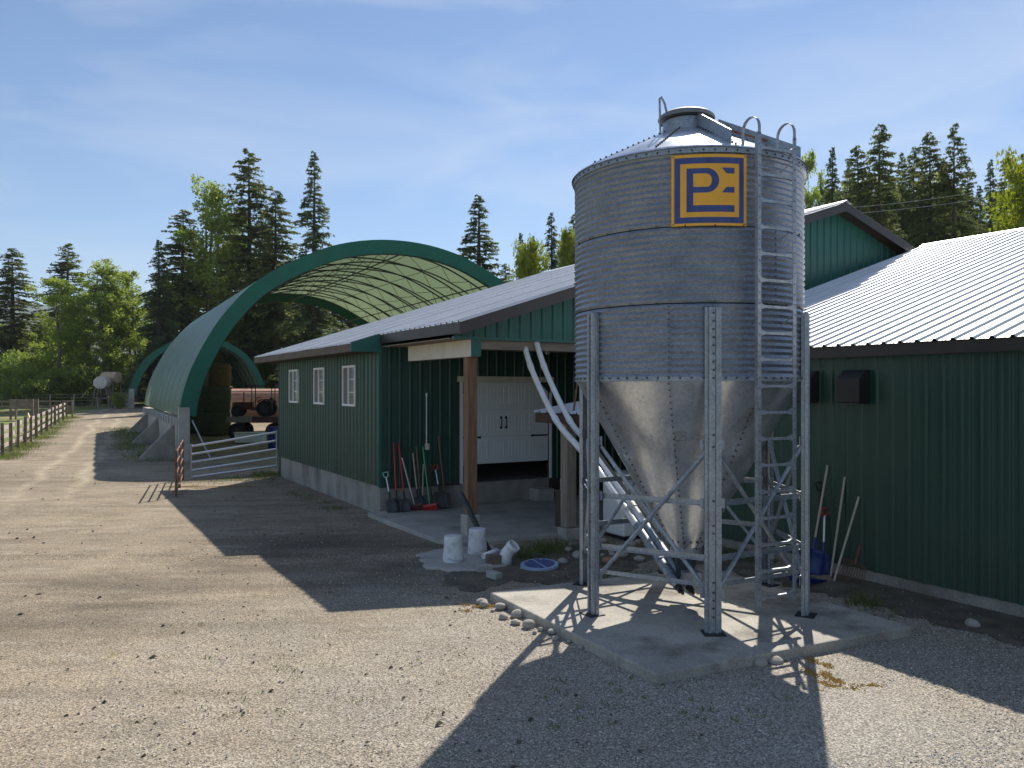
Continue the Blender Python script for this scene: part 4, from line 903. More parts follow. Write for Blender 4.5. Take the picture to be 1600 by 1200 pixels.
bucket(708, 879, 'clean white pail upside down on the concrete apron', seed=1); bucket(746, 866, 'muddy white pail upside down beside the porch post pedestal', seed=2)
a, b = at(764, 862, 12.45), at(721, 772, 13.28)
bp = thing('black_pipe', 'dark plastic pipe propped against the porch post', 'pipe', (a.x, a.y, max(a.z, .04))); v = b-bp.location
MB().tube([(0,0,0), v], .045, 14).build('pipe', DSTEEL, bp, True); MB().tube([v*.0-v.normalized()*.05, v*.06], .052, 14).build('collar', BLACK, bp, True)
a, b = at(755, 869, 11.75), at(777, 860, 11.95)
wp = thing('pipe_offcut', 'short white pipe offcut lying on a brick', 'pipe', a); MB().tube([(0,0,0), b-a], .035, 14, caps=False).build('outer_tube', PVC, wp, True).modifiers.new('t', 'SOLIDIFY').thickness = .006
p = grd(790, 882); el = thing('pipe_elbow', 'white plastic pipe elbow standing open end up', 'pipe fitting', (p.x, p.y, 0))
pts = [(0,0,-.02), (0,0,.12), (.02,-.01,.17), (.07,-.03,.235), (.13,-.06,.30)]
e = MB().tube(pts, [.085,.085,.085,.085,.092], 18, caps=False).build('elbow', PVC, el, True); e.modifiers.new('t', 'SOLIDIFY').thickness = .007
MB().tube([Vector(pts[3])+Vector((.01,-.005,.01)), pts[4]], .1, 18, caps=False).build('socket', PVC, el, True).modifiers.new('t', 'SOLIDIFY').thickness = -.012
p = grd(843, 886); ld = thing('tank_cover', 'pale blue round plastic tank lid with dark ribs lying on the dirt', 'lid', (p.x, p.y, .02)); ld.rotation_euler = (R(3), R(-3), .4)
MB().lathe([(0,.03), (.25,.03), (.275,.028), (.28,.0), (.28,-.02), (0,-.02)], 36).build('disc', BLUEL, ld, True)
for k in range(-4, 5):
    w = math.sqrt(max(0, .22**2-(k*.05)**2)); MB().box(-w, -.015, k*.05-.010, k*.05+.010, .0301, .036).box(.015, w, k*.05-.010, k*.05+.010, .0301, .036).build('rib', SIGNB, ld)
def block(px, py, sx, sy, sz, rz_, lb, m=CONC):
    p = grd(px, py); o = MB().box(-sx/2, sx/2, -sy/2, sy/2, 0, sz).build('paving_brick', m, None, loc=(p.x, p.y, -.005), rot=(0,0,rz_)); bevel(o, .008); tag(o, lb, 'brick')
block(757, 893, .22, .11, .10, .2, 'grey concrete brick beside the apron edge'); block(772, 903, .22, .12, .09, -.9, 'turned grey concrete brick in front of the others'); block(771, 883, .20, .16, .16, .3, 'brown rough block under the white pipe offcut', mat('brown_block', (.13,.10,.08), (.2,.16,.13), rough=.9, bump=.4))
def rock_mesh(seed, n=10):
    r = random.Random(seed); mb = MB(); ph = [r.uniform(0, 6.28) for _ in range(6)]; v = []; f = []; m_ = 12
    for j in range(n+1):
        a = PI*j/n
        for i in range(m_):
            t = 2*PI*i/m_; x, y, z = math.sin(a)*math.cos(t), math.sin(a)*math.sin(t), math.cos(a)
            k = 1+.10*math.sin(2*x+ph[0])+.10*math.sin(2.4*y+ph[1])+.08*math.sin(3*z+ph[2])+.05*math.sin(4*x+3*y+ph[3]); v.append((x*k, y*k, z*k))
    for j in range(n):
        for i in range(m_): f.append((j*m_+i, (j+1)*m_+i, (j+1)*m_+(i+1) % m_, j*m_+(i+1) % m_))
    me = bpy.data.meshes.new('stone'); me.from_pydata(v, [], f); me.update(); me.shade_smooth(); me.materials.append(STONE); return me
ROCKS = [rock_mesh(i) for i in range(5)]
def stone(px, py, wpx, lb, gr_, i, flat=.62):
    p = grd(px, py); s_ = wpx*p.y/F_PX/2; link('river_stone', ROCKS[i % 5], None, (p.x, p.y, s_*flat*.55), (0, 0, i*1.7), (s_, s_*random.uniform(.7, .95), s_*flat)); return tag(bpy.context.scene.collection.objects[-1], lb, 'stone', gr_)
for i, (px, py, w) in enumerate(((752, 943, 20), (757, 948, 18), (783, 951, 20), (787, 966, 17), (809, 964, 22), (806, 975, 18), (826, 980, 24), (862, 990, 17), (868, 999, 14), (845, 985, 10), (770, 955, 9), (835, 990, 9), (890, 1004, 9), (908, 1013, 10), (925, 1016, 8))):
    stone(px, py, w, 'smooth river stone lying along the edge of the bin pad', 'river stones along the bin pad', i)
for i in range(26):
    stone(random.uniform(872, 1015), random.uniform(846, 884), random.uniform(7, 20), 'loose stone in the rubble between porch slab and bin pad', 'rubble stones behind the bin pad', i+3)
rs = stone(952, 880, 22, 'reddish round stone behind the bin leg', None, 2); rs.data = rs.data.copy(); rs.data.materials[0] = STONER
stone(1188, 1040, 30, 'broken pale concrete lump at the front edge of the bin pad', None, 1, .5); stone(1212, 1036, 26, 'second broken lump against the bin pad front edge', None, 4, .5)
stone(1520, 978, 24, 'lone pale stone beside the gravel strip along the barn wing', None, 3)

# ------------------------------------------------------------------ fence, feeder, fuel tanks, far fences
fc = thing('post_rail_fence', 'weathered post and rail fence along the left side of the lane', 'fence')
FP = [(-9, 718), (4.5, 712), (17.5, 705), (28, 700), (39, 694.5), (48.6, 689.5), (57, 684), (65, 679), (73, 674), (80, 669), (86, 664.5), (92, 660), (98.5, 656), (104, 652.5)]
fp = [grd(*q) for q in FP]
for i, p in enumerate(fp):
    h = 1.18+.06*math.sin(i*2.1); r_ = .065+.012*math.sin(i*3.3)
    MB().tube([(p.x, p.y, p.z-.1), (p.x+.02*math.sin(i*5), p.y, p.z+h*.6), (p.x+.03*math.sin(i*5), p.y, p.z+h)], [r_, r_*.95, r_*.9], 8).build('post', FWOOD, fc)
for i in range(len(fp)-1):
    for z in (.32, .66, 1.0):
        a, b = fp[i]+Vector((-.11, .04, z+.02*math.sin(i*3+z*9))), fp[i+1]+Vector((-.11, .04, z+.02*math.sin(i*3+4+z*9))); MB().bar(a, b, .045, .14).build('rail', FRAIL, fc)
def far_fence(label, pts, h, m, rails, step=2.6, r_=.06, name='paddock_fence'):
    o = thing(name, label, 'fence')
    for a, b in zip(pts, pts[1:]):
        n_ = max(1, round((b-a).length/step))
        for i in range(n_+1):
            q = a.lerp(b, i/n_); q.z = gz(q.y); MB().tube([q-Vector((0,0,.1)), q+Vector((0,0,h))], r_, 6).build('post', m, o)
        for i in range(n_):
            u, w = a.lerp(b, i/n_), a.lerp(b, (i+1)/n_)
            for z in rails: MB().bar(Vector((u.x, u.y, gz(u.y)+z)), Vector((w.x, w.y, gz(w.y)+z)), .05, .12 if r_ > .05 else .02).build('rail', m, o)
V = lambda x, y: Vector((x, y, 0))
far_fence('dark rail fence across the paddock behind the yellow guy guard', [V(-60, 52), V(-31.2, 56.5)], 1.25, FWOOD, (.4, .8, 1.15))
far_fence('grey wire fence in front of the cottonwoods', [V(-75, 72), V(-38.5, 74)], 1.2, FRAIL, (.3, .6, .9, 1.15), 2.2, .045, 'wire_fence')
far_fence('dark plank fence between fuel tanks and far hoop barn', [V(-37.5, 74.5), V(-33.2, 73)], 1.5, FWOOD, (.5, .9, 1.3), 2.0)
p = grd(38, 656); fd_ = thing('hay_feeder', 'wooden hay feeder box on legs in the paddock', 'feeder', (p.x, p.y, p.z), .1)
for z in (.72, .95, 1.18): MB().box(-.75, .75, -.4, -.36, z, z+.2).build('board', FWOOD, fd_); MB().box(-.75, .75, .36, .4, z, z+.2).build('board', FWOOD, fd_)
for sx in (-.7, .7):
    for sy in (-.34, .34): MB().box(sx-.05, sx+.05, sy-.05, sy+.05, 0, 1.4).build('leg', FWOOD, fd_)
g0 = at(52, 651, 42.); g0.z = gz(42.); g1 = at(38, 628, 43.)
dirv = (g1-g0).normalized(); gw = thing('guy_wire', 'yellow plastic guard on a slanting guy wire behind the fence', 'guy wire', g0)
MB().tube([(0,0,0), dirv*1.35], .055, 8).build('guard', mat('guard_yellow', (.62,.30,.03), (.72,.38,.05), rough=.5), gw); MB().tube([(0,0,0), dirv*9], .007, 5).build('wire', DSTEEL, gw)
def fuel_tank(px, py, d, label, rz_, length, m, rad, hgt):
    t = thing('fuel_tank', label, 'tank', ((px-800)/F_PX*d, d, gz(d)), rz_, None); c = (0,0,hgt)
    MB().lathe([(0,-length/2-.05), (rad*.6,-length/2-.04), (rad,-length/2), (rad,length/2), (rad*.6,length/2+.04), (0,length/2+.05)], 24, c, axis='y').build('drum', m, t, True)
    for y in (-length*.38, length*.38):
        for s_ in (-1, 1): MB().bar((s_*rad*.75, y, hgt-rad*.6), (s_*rad*1.35, y*1.15, -.05), .09, .09).build('leg', FWOOD, t)
        MB().bar((-rad*1.1, y*1.05, hgt*.4), (rad*1.1, y*1.05, hgt*.4), .05, .1).build('cross_rail', FWOOD, t); MB().bar((-rad*.9, y, hgt-rad*.85), (rad*.9, y, hgt-rad*.85), .1, .1).build('saddle', FWOOD, t)
    MB().tube([(0,-length/2-.06,hgt-rad*.7), (0,-length/2-.12,hgt-rad*1.1), (.1,-length/2-.1,hgt*.35)], .025, 6).build('hose', BLACK, t)
fuel_tank(160, 637, 71.0, 'white ended fuel tank on tall splayed timber legs beside lane', .25, 1.7, mat('tank_white', (.52,.49,.45), (.62,.58,.52), rough=.6), .55, 2.3)
fuel_tank(173.5, 636, 72.5, 'tan fuel tank on a timber stand behind the white ended tank', 1.35, 1.5, mat('tank_tan', (.42,.30,.19), (.50,.38,.26), rough=.6), .52, 2.75)

# ------------------------------------------------------------------ vegetation
def tri_mesh(name, T, m):
    T = np.asarray(T, dtype=np.float32).reshape(-1, 3); me = bpy.data.meshes.new(name); n = len(T)//3
    me.vertices.add(len(T)); me.vertices.foreach_set('co', T.ravel()); me.loops.add(len(T)); me.loops.foreach_set('vertex_index', np.arange(len(T), dtype=np.int32))
    me.polygons.add(n); me.polygons.foreach_set('loop_start', np.arange(0, 3*n, 3, dtype=np.int32)); me.update(calc_edges=True); me.validate(); me.materials.append(m); return me
def unit(a): return a/(np.linalg.norm(a, axis=-1, keepdims=True)+1e-9)
def conifer(seed, H=25., Rm=3.6, clear=.1, sparse=1.0, m=NEED1, droop=.25, power=.8):
    g = np.random.default_rng(seed); T = []; br = MB()
    br.tube([(0,0,-.3), (0,0,H*.3), (.1,0,H*.7), (.05,.05,H*.985)], [H*.0125, H*.0105, H*.006, .02], 8)
    nb = int(H*13.5*sparse)
    for w in range(nb):
        t = ((w+g.uniform(0,1))/nb)**.92; z = H*(clear+(1-clear)*t)
        lump = 1+.10*math.sin(z*1.15+seed)+.06*math.sin(z*2.7+seed*3); az = g.uniform(0, 2*PI)
        lump *= 1+.16*math.sin(2*az+z*.5+seed)
        prof = (1-t)**power*min(1, .45+t*5)*lump
        ln = Rm*prof*(1-.55*g.uniform(0,1)**2.2)*g.uniform(.9,1.15)+.10; up = .5*t-.2+g.uniform(-.15,.15)
        d = np.array([math.cos(az), math.sin(az), up]); side = np.array([-math.sin(az), math.cos(az), 0])
        ns = int(4+ln*6.5); s = np.sort(g.uniform(.12, 1, ns)); s[-1] = 1
        P = np.array([0,0,z])+d*(ln*s)[:,None]+np.array([0,0,-1])*(droop*ln*s**2)[:,None]
        if ln > .8: br.tube([(0,0,z), tuple(P[ns//2]), tuple(P[-1])], [.03*(1-t)+.012, .018, .006], 3, caps=False)
        for sg_ in (-1, 1):
            wd = (.12+.07*min(ln,2.)+.42*ln*(1-s)*(s+.25))*g.uniform(.55, 1.35, ns)
            dr = unit(side*sg_+d*g.uniform(.35,1.0,(ns,1))+np.array([0,0,1])*g.uniform(-.5,.3,(ns,1)))
            tip = P+dr*wd[:,None]; thick = unit(d[None,:]+g.normal(0,.45,(ns,3)))*(g.uniform(.05,.14,ns)*min(1.15,.55+.3*ln))[:,None]
            T.append(np.stack([P-thick, P+thick, tip], 1))
            q = P+(tip-P)*.5; T.append(np.stack([q-thick*.8, q+thick*.8+g.normal(0,.06,(ns,3)), q+dr*wd[:,None]*.4+np.array([0,0,-.14])+g.normal(0,.1,(ns,3))], 1))
    return br, np.concatenate(T), H, Rm
def broadleaf(seed, H=18., Rm=3.6, base=.12, leaf=.22, n=14500, m=LEAF1, col_=.9, stems=2):
    g = np.random.default_rng(seed); br = MB(); C = []
    for s in range(stems):
        ox, oy = (g.uniform(-.5,.5), g.uniform(-.5,.5)) if stems > 1 else (0, 0); lx, ly = g.uniform(-.6,.6,2)
        path = [(ox, oy, -.3), (ox+lx*.3, oy+ly*.3, H*.35), (ox+lx, oy+ly, H*.72), (ox+lx*1.2, oy+ly*1.3, H*.95)]
        br.tube(path, [H*.011, H*.009, H*.005, .02], 8)
        for b in range(int(26*col_)):
            t = g.uniform(base, .97); z = H*t; prof = math.sin(PI*min(1, ((t-base)/(1-base))**.72*.93+.07))**.75
            ln = Rm*prof*g.uniform(.45, 1.1)+.3; az = g.uniform(0, 2*PI); up = g.uniform(.35, 1.0)
            p0 = np.array([ox+lx*t, oy+ly*t, z]); d = np.array([math.cos(az), math.sin(az), up]); p2 = p0+d*ln*.85; pm = p0+d*ln*.4+g.normal(0,.12,3)
            br.tube([tuple(p0), tuple(pm), tuple(p2)], [.05, .03, .01], 5, caps=False)
            for k in range(5): f_ = g.uniform(.3, 1.1); C.append(np.append(p0+(p2-p0)*f_+g.normal(0,.35,3), g.uniform(.35,.85)))
    C = np.array(C); C = C[C[:,2] < H*1.02]; idx = g.integers(0, len(C), n); c = C[idx]
    P = c[:,:3]+unit(g.normal(0,1,(n,3)))*(c[:,3]*g.uniform(.2,1,n)**.6)[:,None]*np.array([1,1,.85])
    a = unit(g.normal(0,1,(n,3))); b = unit(np.cross(a, g.normal(0,1,(n,3)))); sz = leaf*g.uniform(.6,1.3,n)[:,None]
    return br, np.stack([P-a*sz*.5, P+a*sz*.5+b*sz*.25, P+b*sz], 1), H, Rm
def kit(gen, m, bark): br, T, H, Rm = gen; tm = br.build('trunk', bark); bpy.data.objects.remove(tm); me = bpy.data.meshes['trunk'] if False else tm_data[-1]; return (me, tri_mesh('crown', T, m), H, Rm)
tm_data = []
def kit(gen, m, bark):
    br, T, H, Rm = gen; me = bpy.data.meshes.new('trunk'); me.from_pydata(br.v, [], br.f); me.update(); me.shade_smooth(); me.materials.append(bark)
    return (me, tri_mesh('crown', T, m), H, Rm)
CON = [kit(conifer(1), NEED1, BARK), kit(conifer(2, Rm=3.0, droop=.45), NEED1, BARK), kit(conifer(3, Rm=4.2, sparse=.8, droop=.2, power=.62, clear=.16), NEED2, BARK),
       kit(conifer(4, Rm=3.3, clear=.32, sparse=.75, power=.55), NEED2, BARK), kit(conifer(5, Rm=4.6, droop=.3, power=.9, clear=.05), NEED1, BARK)]
DEC = [kit(broadleaf(11), LEAF1, BARKL), kit(broadleaf(12, Rm=3.2, stems=3), LEAF1, BARKL), kit(broadleaf(13, H=10, Rm=4., base=.12, leaf=.22, stems=3, n=15000), LEAF2, BARKL)]
SHR = [kit(broadleaf(21, H=3.2, Rm=2.3, base=.05, leaf=.15, stems=4, n=9000, col_=.5), LEAF3, BARKL), kit(broadleaf(22, H=2.6, Rm=2.6, base=.05, leaf=.15, stems=5, n=9000, col_=.45), LEAF3, BARKL)]
cnt = [0]
def tree(name, kit_, px, top, d, w_px, label, cat, group, base=None):
    cnt[0] += 1; x = (px-800)/F_PX*d; z = gz(d) if base is None else base; h = CAM_H+(HZ-top)*d/F_PX-z; tm, cm_, H, Rm = kit_
    sx = (w_px*d/F_PX/2)/Rm*(1.85 if name == 'fir_tree' else 1.3); sz = h/H
    o = thing(name, label, cat, (x, d, z), cnt[0]*2.39996, group)
    link('trunk', tm, o, scale=(sx, sx, sz)); link('crown', cm_, o, scale=(sx, sx, sz)); return o
G1 = 'trees behind the hoop barns'; lc = 'tall dark conifer rising behind the hoop barns'; ld_ = 'light green cottonwood behind the fuel tanks and hoop barns'
tree('fir_tree', CON[3], 20, 388, 84, 62, 'slim dark conifer beside the gap showing the far hill', 'tree', None)
tree('fir_tree', CON[2], 106, 380, 100, 74, 'broad conifer standing behind the cottonwood nearest the lane fence', 'tree', None)
for px, top, d, w, k in ((96, 437, 80, 80, 0), (160, 414, 83, 84, 1), (208, 424, 86, 70, 0), (332, 290, 84, 92, 1), (135, 455, 90, 70, 0), (185, 450, 92, 70, 1), (232, 470, 94, 60, 0), (70, 500, 92, 50, 1), (270, 440, 100, 70, 1), (365, 330, 92, 70, 0), (410, 400, 98, 70, 1)):
    tree('cottonwood', DEC[k], px, top, d, w, {332: 'tall leafy cottonwood growing among the firs behind the hoop barn', 96: 'rounded cottonwood with several trunks beside the end of the lane fence', 160: 'full light green cottonwood directly behind the fuel tanks'}.get(px, ld_), 'tree', G1)
for px, top, d, w, k in ((249, 375, 78, 52, 1), (286, 328, 84, 66, 3), (388, 233, 86, 92, 2), (432, 298, 84, 64, 3), (490, 237, 80, 84, 4), (360, 340, 95, 66, 2), (415, 350, 98, 66, 0),
                         (268, 420, 96, 56, 3), (310, 410, 99, 60, 0), (452, 420, 94, 60, 3), (520, 400, 96, 60, 3), (545, 440, 92, 56, 2), (478, 450, 104, 60, 3), (575, 455, 96, 56, 3), (610, 450, 98, 60, 2), (400, 470, 106, 66, 0), (345, 470, 110, 66, 3)):
    sp_ = {249: 'slim dark fir directly beside the cottonwoods, above the far hoop barn', 286: 'dark open-branched fir between slim fir and tall leafy cottonwood behind hoop barn', 388: 'very tall broad fir with ragged crown beside the tall leafy cottonwood', 432: 'medium fir between the two tallest firs behind the hoop arch', 490: 'tall narrow-topped fir just above the crown of the hoop arch'}
    tree('fir_tree', CON[k], px, top, d, w, sp_.get(px, 'lower conifer filling the gaps between the taller firs behind the hoop barns'), 'tree', G1)
G2 = 'trees between hoop barn and feed bin'
tree('fir_tree', CON[4], 747, 305, 66, 112, 'lone pyramid-shaped fir above the right end of the hoop arch', 'tree', G2)
for px, top, w, k, d in ((814, 364, 38, 1, 72), (833, 369, 34, 1, 74), (861, 332, 46, 1, 70), (897, 335, 50, 2, 66), (880, 365, 44, 0, 78), (790, 412, 34, 3, 70), (940, 340, 60, 2, 66)):
    tree('fir_tree', CON[k], px, top, d, w, 'small dark fir above the barn roof between arch and feed bin', 'tree', G2)
tree('maple_tree', DEC[2], 829, 388, 60, 62, 'bright yellow-green maple showing above the barn roof', 'tree', G2); tree('maple_tree', DEC[2], 886, 370, 64, 44, 'yellow-green maple tucked against the left of the feed bin', 'tree', G2)
G3 = 'forest behind the barn wing'
for i, (px, top, w, k, d) in enumerate(((1300, 231, 52, 1, 66), (1340, 228, 56, 3, 64), (1375, 194, 60, 3, 62), (1326, 250, 50, 0, 72), (1410, 240, 56, 2, 66), (1428, 230, 48, 3, 68), (1452, 207, 58, 3, 63), (1492, 194, 64, 2, 62), (1474, 250, 50, 0, 72), (1512, 256, 52, 2, 70),
                         (1548, 250, 46, 0, 78), (1575, 243, 50, 3, 80), (1600, 240, 52, 3, 80), (1390, 262, 60, 0, 76), (1355, 265, 60, 2, 78), (1440, 270, 62, 4, 76), (1530, 290, 60, 4, 74), (1282, 270, 46, 0, 74), (1500, 290, 60, 0, 78), (1640, 230, 60, 2, 78), (1560, 300, 60, 2, 82), (1365, 300, 70, 4, 84), (1420, 300, 70, 4, 86), (1465, 305, 70, 2, 84), (1515, 310, 70, 4, 88), (1310, 300, 70, 4, 84), (1345, 310, 60, 0, 90), (1395, 285, 60, 2, 90), (1484, 285, 66, 4, 92), (1332, 285, 60, 2, 94), (1440, 300, 66, 0, 94), (1535, 330, 70, 4, 90), (1290, 310, 60, 4, 90))):
    tree('fir_tree', CON[k], px, top, d, w, {1375: 'tall slender fir above the barn gable in the forest edge', 1492: 'tallest ragged fir of the forest edge behind the barn wing', 1452: 'tall fir next to the tallest ragged fir behind the barn wing', 1300: 'fir beside the pale leafy tree right of the feed bin'}.get(px, 'conifer in the forest behind the barn wing roof'), 'tree', G3)
for px, top, w, d in ((1290, 300, 80, 92), (1345, 285, 90, 95), (1400, 290, 90, 98), (1455, 285, 90, 94), (1510, 295, 90, 97), (1560, 305, 90, 95)):
    tree('cottonwood', DEC[px % 2], px, top, d, w, 'leafy tree filling the forest between the conifers behind the barn wing', 'tree', G3)
tree('cottonwood', DEC[0], 1258, 240, 58, 54, 'pale leafy tree peeking out right of the feed bin top', 'tree', G3)
tree('maple_tree', DEC[2], 1606, 256, 44, 125, 'big bright yellow-green maple at the edge of the forest behind the barn wing', 'tree', G3)
G4 = 'shrubs beyond the paddock fence'
for i, (px, top, d, w) in enumerate(((10, 575, 76, 90), (48, 560, 80, 80), (85, 585, 77, 70), (125, 580, 79, 70), (-10, 520, 88, 110), (35, 598, 74, 60), (150, 600, 84, 60), (110, 560, 88, 80), (195, 590, 88, 60), (235, 600, 90, 60), (385, 570, 92, 90), (430, 575, 94, 90), (355, 580, 98, 80), (60, 530, 94, 80), (300, 590, 96, 90), (460, 580, 98, 80))):
    tree('shrub', SHR[i % 2], px, top, d, w, 'leafy green shrub in the thicket below the trees beyond the paddock', 'shrub', G4)
tree('shrub', SHR[0], 186, 617, 70, 20, 'small whitish shrub between fuel tanks and far hoop barn', 'shrub', None)
# power lines across the forest
for i, (ya, yb) in enumerate(((318, 285), (326, 298))):
    a, b = at(1200, ya+14, 40), at(1660, yb-14, 58); pts = [a.lerp(b, t/12)-Vector((0,0,.5*4*(t/12)*(1-t/12))) for t in range(13)]
    MB().tube(pts, .011, 5).build('power_line', mat('wire_grey%d' % i, (.45,.46,.46), rough=.5), None); tag(COL.objects[-1], ('upper' if i == 0 else 'lower')+' thin grey power line crossing in front of the forest', 'power line')
# gravel, grass, moss
def scatter(n, poly_fn): return [poly_fn() for _ in range(n)]
N = 95000; g = np.random.default_rng(5)
yy = 4.6+(16.-4.6)*g.uniform(0,1,N)**1.55; xx = g.uniform(-1,1,N)*(.70*yy)
keep = np.ones(N, bool)
dens = np.clip((xx+2.5)/4., .22, 1)*np.clip(1.35-(yy-5)/11., .25, 1); keep &= g.uniform(0,1,N) < dens
pq = np.array(padp)
ins = np.ones(N, bool)
for i in range(4):
    a, b = pq[i], pq[(i+1) % 4]; ins &= ((b[0]-a[0])*(yy-a[1])-(b[1]-a[1])*(xx-a[0])) > -.03
keep &= ~ins
lx = (xx-BC[0])*math.cos(TH)+(yy-BC[1])*math.sin(TH); ly = -(xx-BC[0])*math.sin(TH)+(yy-BC[1])*math.cos(TH)
keep &= ~((lx > -.3) & (ly > -3.95)); keep &= lx < 3.6
xx, yy = xx[keep], yy[keep]; n = len(xx)
sz = np.minimum(g.lognormal(math.log(.0066), .36, n), .017); O = np.array([(1,0,0), (-.5,.87,0), (-.5,-.87,0), (.2,.1,.42), (-.15,-.1,-.5)], float)
rot = g.uniform(0, 2*PI, n); base = np.stack([xx, yy, sz*.25], 1)
pv = O[None]*g.uniform(.7,1.35,(n,5,1)); c_, s_ = np.cos(rot)[:,None], np.sin(rot)[:,None]
pv = np.stack([pv[...,0]*c_-pv[...,1]*s_, pv[...,0]*s_+pv[...,1]*c_, pv[...,2]], -1)*sz[:,None,None]+base[:,None,:]
F6 = np.array([(0,1,3), (1,2,3), (2,0,3), (1,0,4), (2,1,4), (0,2,4)]); tri = pv[:, F6].reshape(-1, 3)
me = tri_mesh('gravel', tri, PEB); tag(link('gravel', me), 'loose pale gravel scattered over the yard around the bin pad', 'gravel', None, 'stuff')
CLOD = mat('dark_clods', (.05, .042, .03), (.12, .10, .07), rough=.95, scale=20)
n = 900; cy_ = 5.2+22*g.uniform(0,1,n)**1.3; cx_ = g.uniform(-1,.35,n)*.68*cy_; cl = (cx_-BC[0])*math.cos(TH)+(cy_-BC[1])*math.sin(TH); k_ = (cl < -.5); 
for i in range(1): k_ &= ~((cx_ > -.4) & (cy_ > 6.8))
cx_, cy_ = cx_[k_], cy_[k_]; n = len(cx_); sz = np.minimum(g.lognormal(math.log(.014), .45, n), .035)
pv = O[None]*g.uniform(.6,1.5,(n,5,1))*sz[:,None,None]+np.stack([cx_, cy_, sz*.2], 1)[:,None,:]
tag(link('clods', tri_mesh('clods', pv[:, F6].reshape(-1, 3), CLOD)), 'small dark dirt clods and droppings scattered over the yard', 'clods', None, 'stuff')
def grass(name, spots, label, m=GRASS):
    T = []
    for cx_, cy_, rx, ry, n_, h in spots:
        x = cx_+g.normal(0, rx, n_); y = cy_+g.normal(0, ry, n_); hh = h*g.uniform(.4, 1.2, n_); a = g.uniform(0, 2*PI, n_); w = .006+.01*h
        z0 = np.array([gz(q) for q in y])
        b = np.stack([x, y, z0], 1); s1 = np.stack([np.cos(a), np.sin(a), a*0], 1)*w; t = np.stack([g.normal(0,.4,n_)*hh, g.normal(0,.4,n_)*hh, hh], 1)
        T.append(np.stack([b-s1, b+s1, b+t], 1))
    o = link(name, tri_mesh(name, np.concatenate(T), m)); tag(o, label, 'grass', None, 'stuff')
def gp2(px, py): p = grd(px, py); return p.x, p.y
sp = []
for px, py, n_, r_, h in ((843, 862, 240, .18, .14), (870, 857, 200, .2, .16), (820, 872, 130, .12, .13), (1350, 945, 70, .10, .2), (1372, 956, 40, .15, .10), (1395, 990, 30, .08, .08), (420, 742, 400, .35, .16), (380, 749, 260, .5, .08), (340, 752, 200, .5, .07), (1165, 870, 300, .3, .15), (990, 905, 150, .2, .1)):
    x, y = gp2(px, py); sp.append((x, y, r_, r_, n_, h))
for i in range(60):
    q = fp[i % len(fp)]; w = fp[(i+1) % len(fp)] if i % len(fp) < len(fp)-1 else q; c = q.lerp(w, random.random()); sp.append((c.x+.25, c.y, .35, .35, 110, .14))
for i in range(26): sp.append((-12.9-.47*i*.75+random.uniform(-.6,.3), 28.4+.88*i*.75, .4, .5, 160, .16))
for i in range(14): p = B2W(-.35-random.random()*.35, random.uniform(.2, 8.2)); sp.append((p.x, p.y, .1, .2, 45, .07))
for i in range(46):
    x, y = gp2(random.uniform(250, 720), random.uniform(950, 1130)); sp.append((x, y, .04, .04, random.randint(4, 12), .022))
for i in range(40):
    x, y = gp2(random.uniform(850, 1240), random.uniform(1060, 1150)); sp.append((x, y, .03, .03, random.randint(4, 12), .03))
grass('grass', sp, 'tufts of short green grass and weeds along walls, pads and fence')
def patch(name, px, py, rx, ry, m, label, n_=110, seed=1):
    r = random.Random(seed); p = grd(px, py); mb = MB(); cl_ = [(p.x+r.gauss(0, rx), p.y+r.gauss(0, ry)) for _ in range(9)]
    for i in range(n_*6):
        c = r.choice(cl_); x, y, s_ = c[0]+r.gauss(0, rx*.28), c[1]+r.gauss(0, ry*.28), r.uniform(.004, .015); a0 = r.uniform(0, 6.28)
        mb.add([(x+s_*q*math.cos(a0+k*1.26), y+s_*q*math.sin(a0+k*1.26), r.uniform(.0, .006)) for k, q in enumerate([r.uniform(.6, 1.2) for _ in range(5)])]+[(x, y, .012)], [(k, (k+1) % 5, 5) for k in range(5)])
    o = mb.build(name, m, None, True); tag(o, label, 'moss', None, 'stuff')
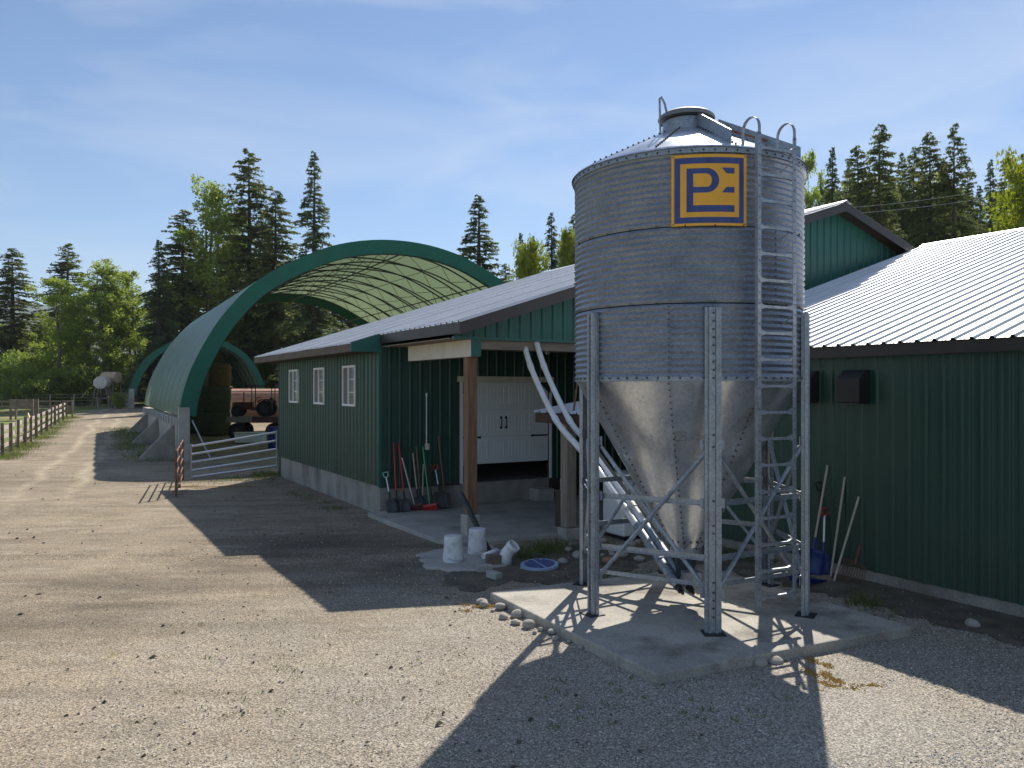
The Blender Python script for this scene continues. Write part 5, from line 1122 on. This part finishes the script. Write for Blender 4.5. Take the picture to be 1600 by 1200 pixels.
patch('moss', 1290, 1055, .09, .16, MOSS, 'orange yellow moss patch on the gravel in front of bin pad'); patch('moss', 1312, 1072, .16, .07, MOSS, 'second orange moss streak beside the first', 60, 3)
patch('moss', 330, 760, .7, .16, MOSS, 'yellow mossy strip at the foot of the pipe gate', 260, 5); patch('moss', 762, 948, .15, .1, MOSS, 'yellow moss between the river stones at the pad corner', 60, 7)
# dark soil strip with a gravel line along the barn wing
def rough_edge(q, seed, n_=9, amp=.12):
    r = random.Random(seed); res = []
    for i in range(len(q)):
        a, b = Vector(q[i][:2]), Vector(q[(i+1) % len(q)][:2]); nn = max(2, int((b-a).length/.16)); nv = Vector((-(b-a).y, (b-a).x)).normalized()
        for k in range(nn): res.append(tuple(a.lerp(b, k/nn)+nv*r.uniform(-amp, amp)))
    return res
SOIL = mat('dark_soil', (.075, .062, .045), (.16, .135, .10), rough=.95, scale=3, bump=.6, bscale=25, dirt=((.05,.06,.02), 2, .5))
q = [B2W(*a) for a in ((WX+.1, -13.), (WX+.1, -5.2), (2.2, -5.2), (2.5, -7.2), (2.65, -9.), (2.75, -11.), (2.9, -13.))]
flat_slab('soil_strip', rough_edge(q, 3), -.08, .006, SOIL, bev=.004)
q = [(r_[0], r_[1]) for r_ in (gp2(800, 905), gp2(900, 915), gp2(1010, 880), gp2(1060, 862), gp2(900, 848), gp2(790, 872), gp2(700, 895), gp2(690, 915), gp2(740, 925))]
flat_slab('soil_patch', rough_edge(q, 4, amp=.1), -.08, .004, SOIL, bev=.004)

# ------------------------------------------------------------------ air
HZM = bpy.data.materials.new('air'); HZM.use_nodes = True; n = HZM.node_tree.nodes; n.clear(); o = n.new('ShaderNodeOutputMaterial'); pv_ = n.new('ShaderNodeVolumePrincipled')
pv_.inputs['Color'].default_value = (.78, .87, 1, 1); pv_.inputs['Density'].default_value = .00016; HZM.node_tree.links.new(pv_.outputs[0], o.inputs['Volume'])
hz_ = MB().box(-3200, 3200, -400, 2900, -1.2, 420).build('haze', HZM); tag(hz_, kind='stuff'); fix(hz_)
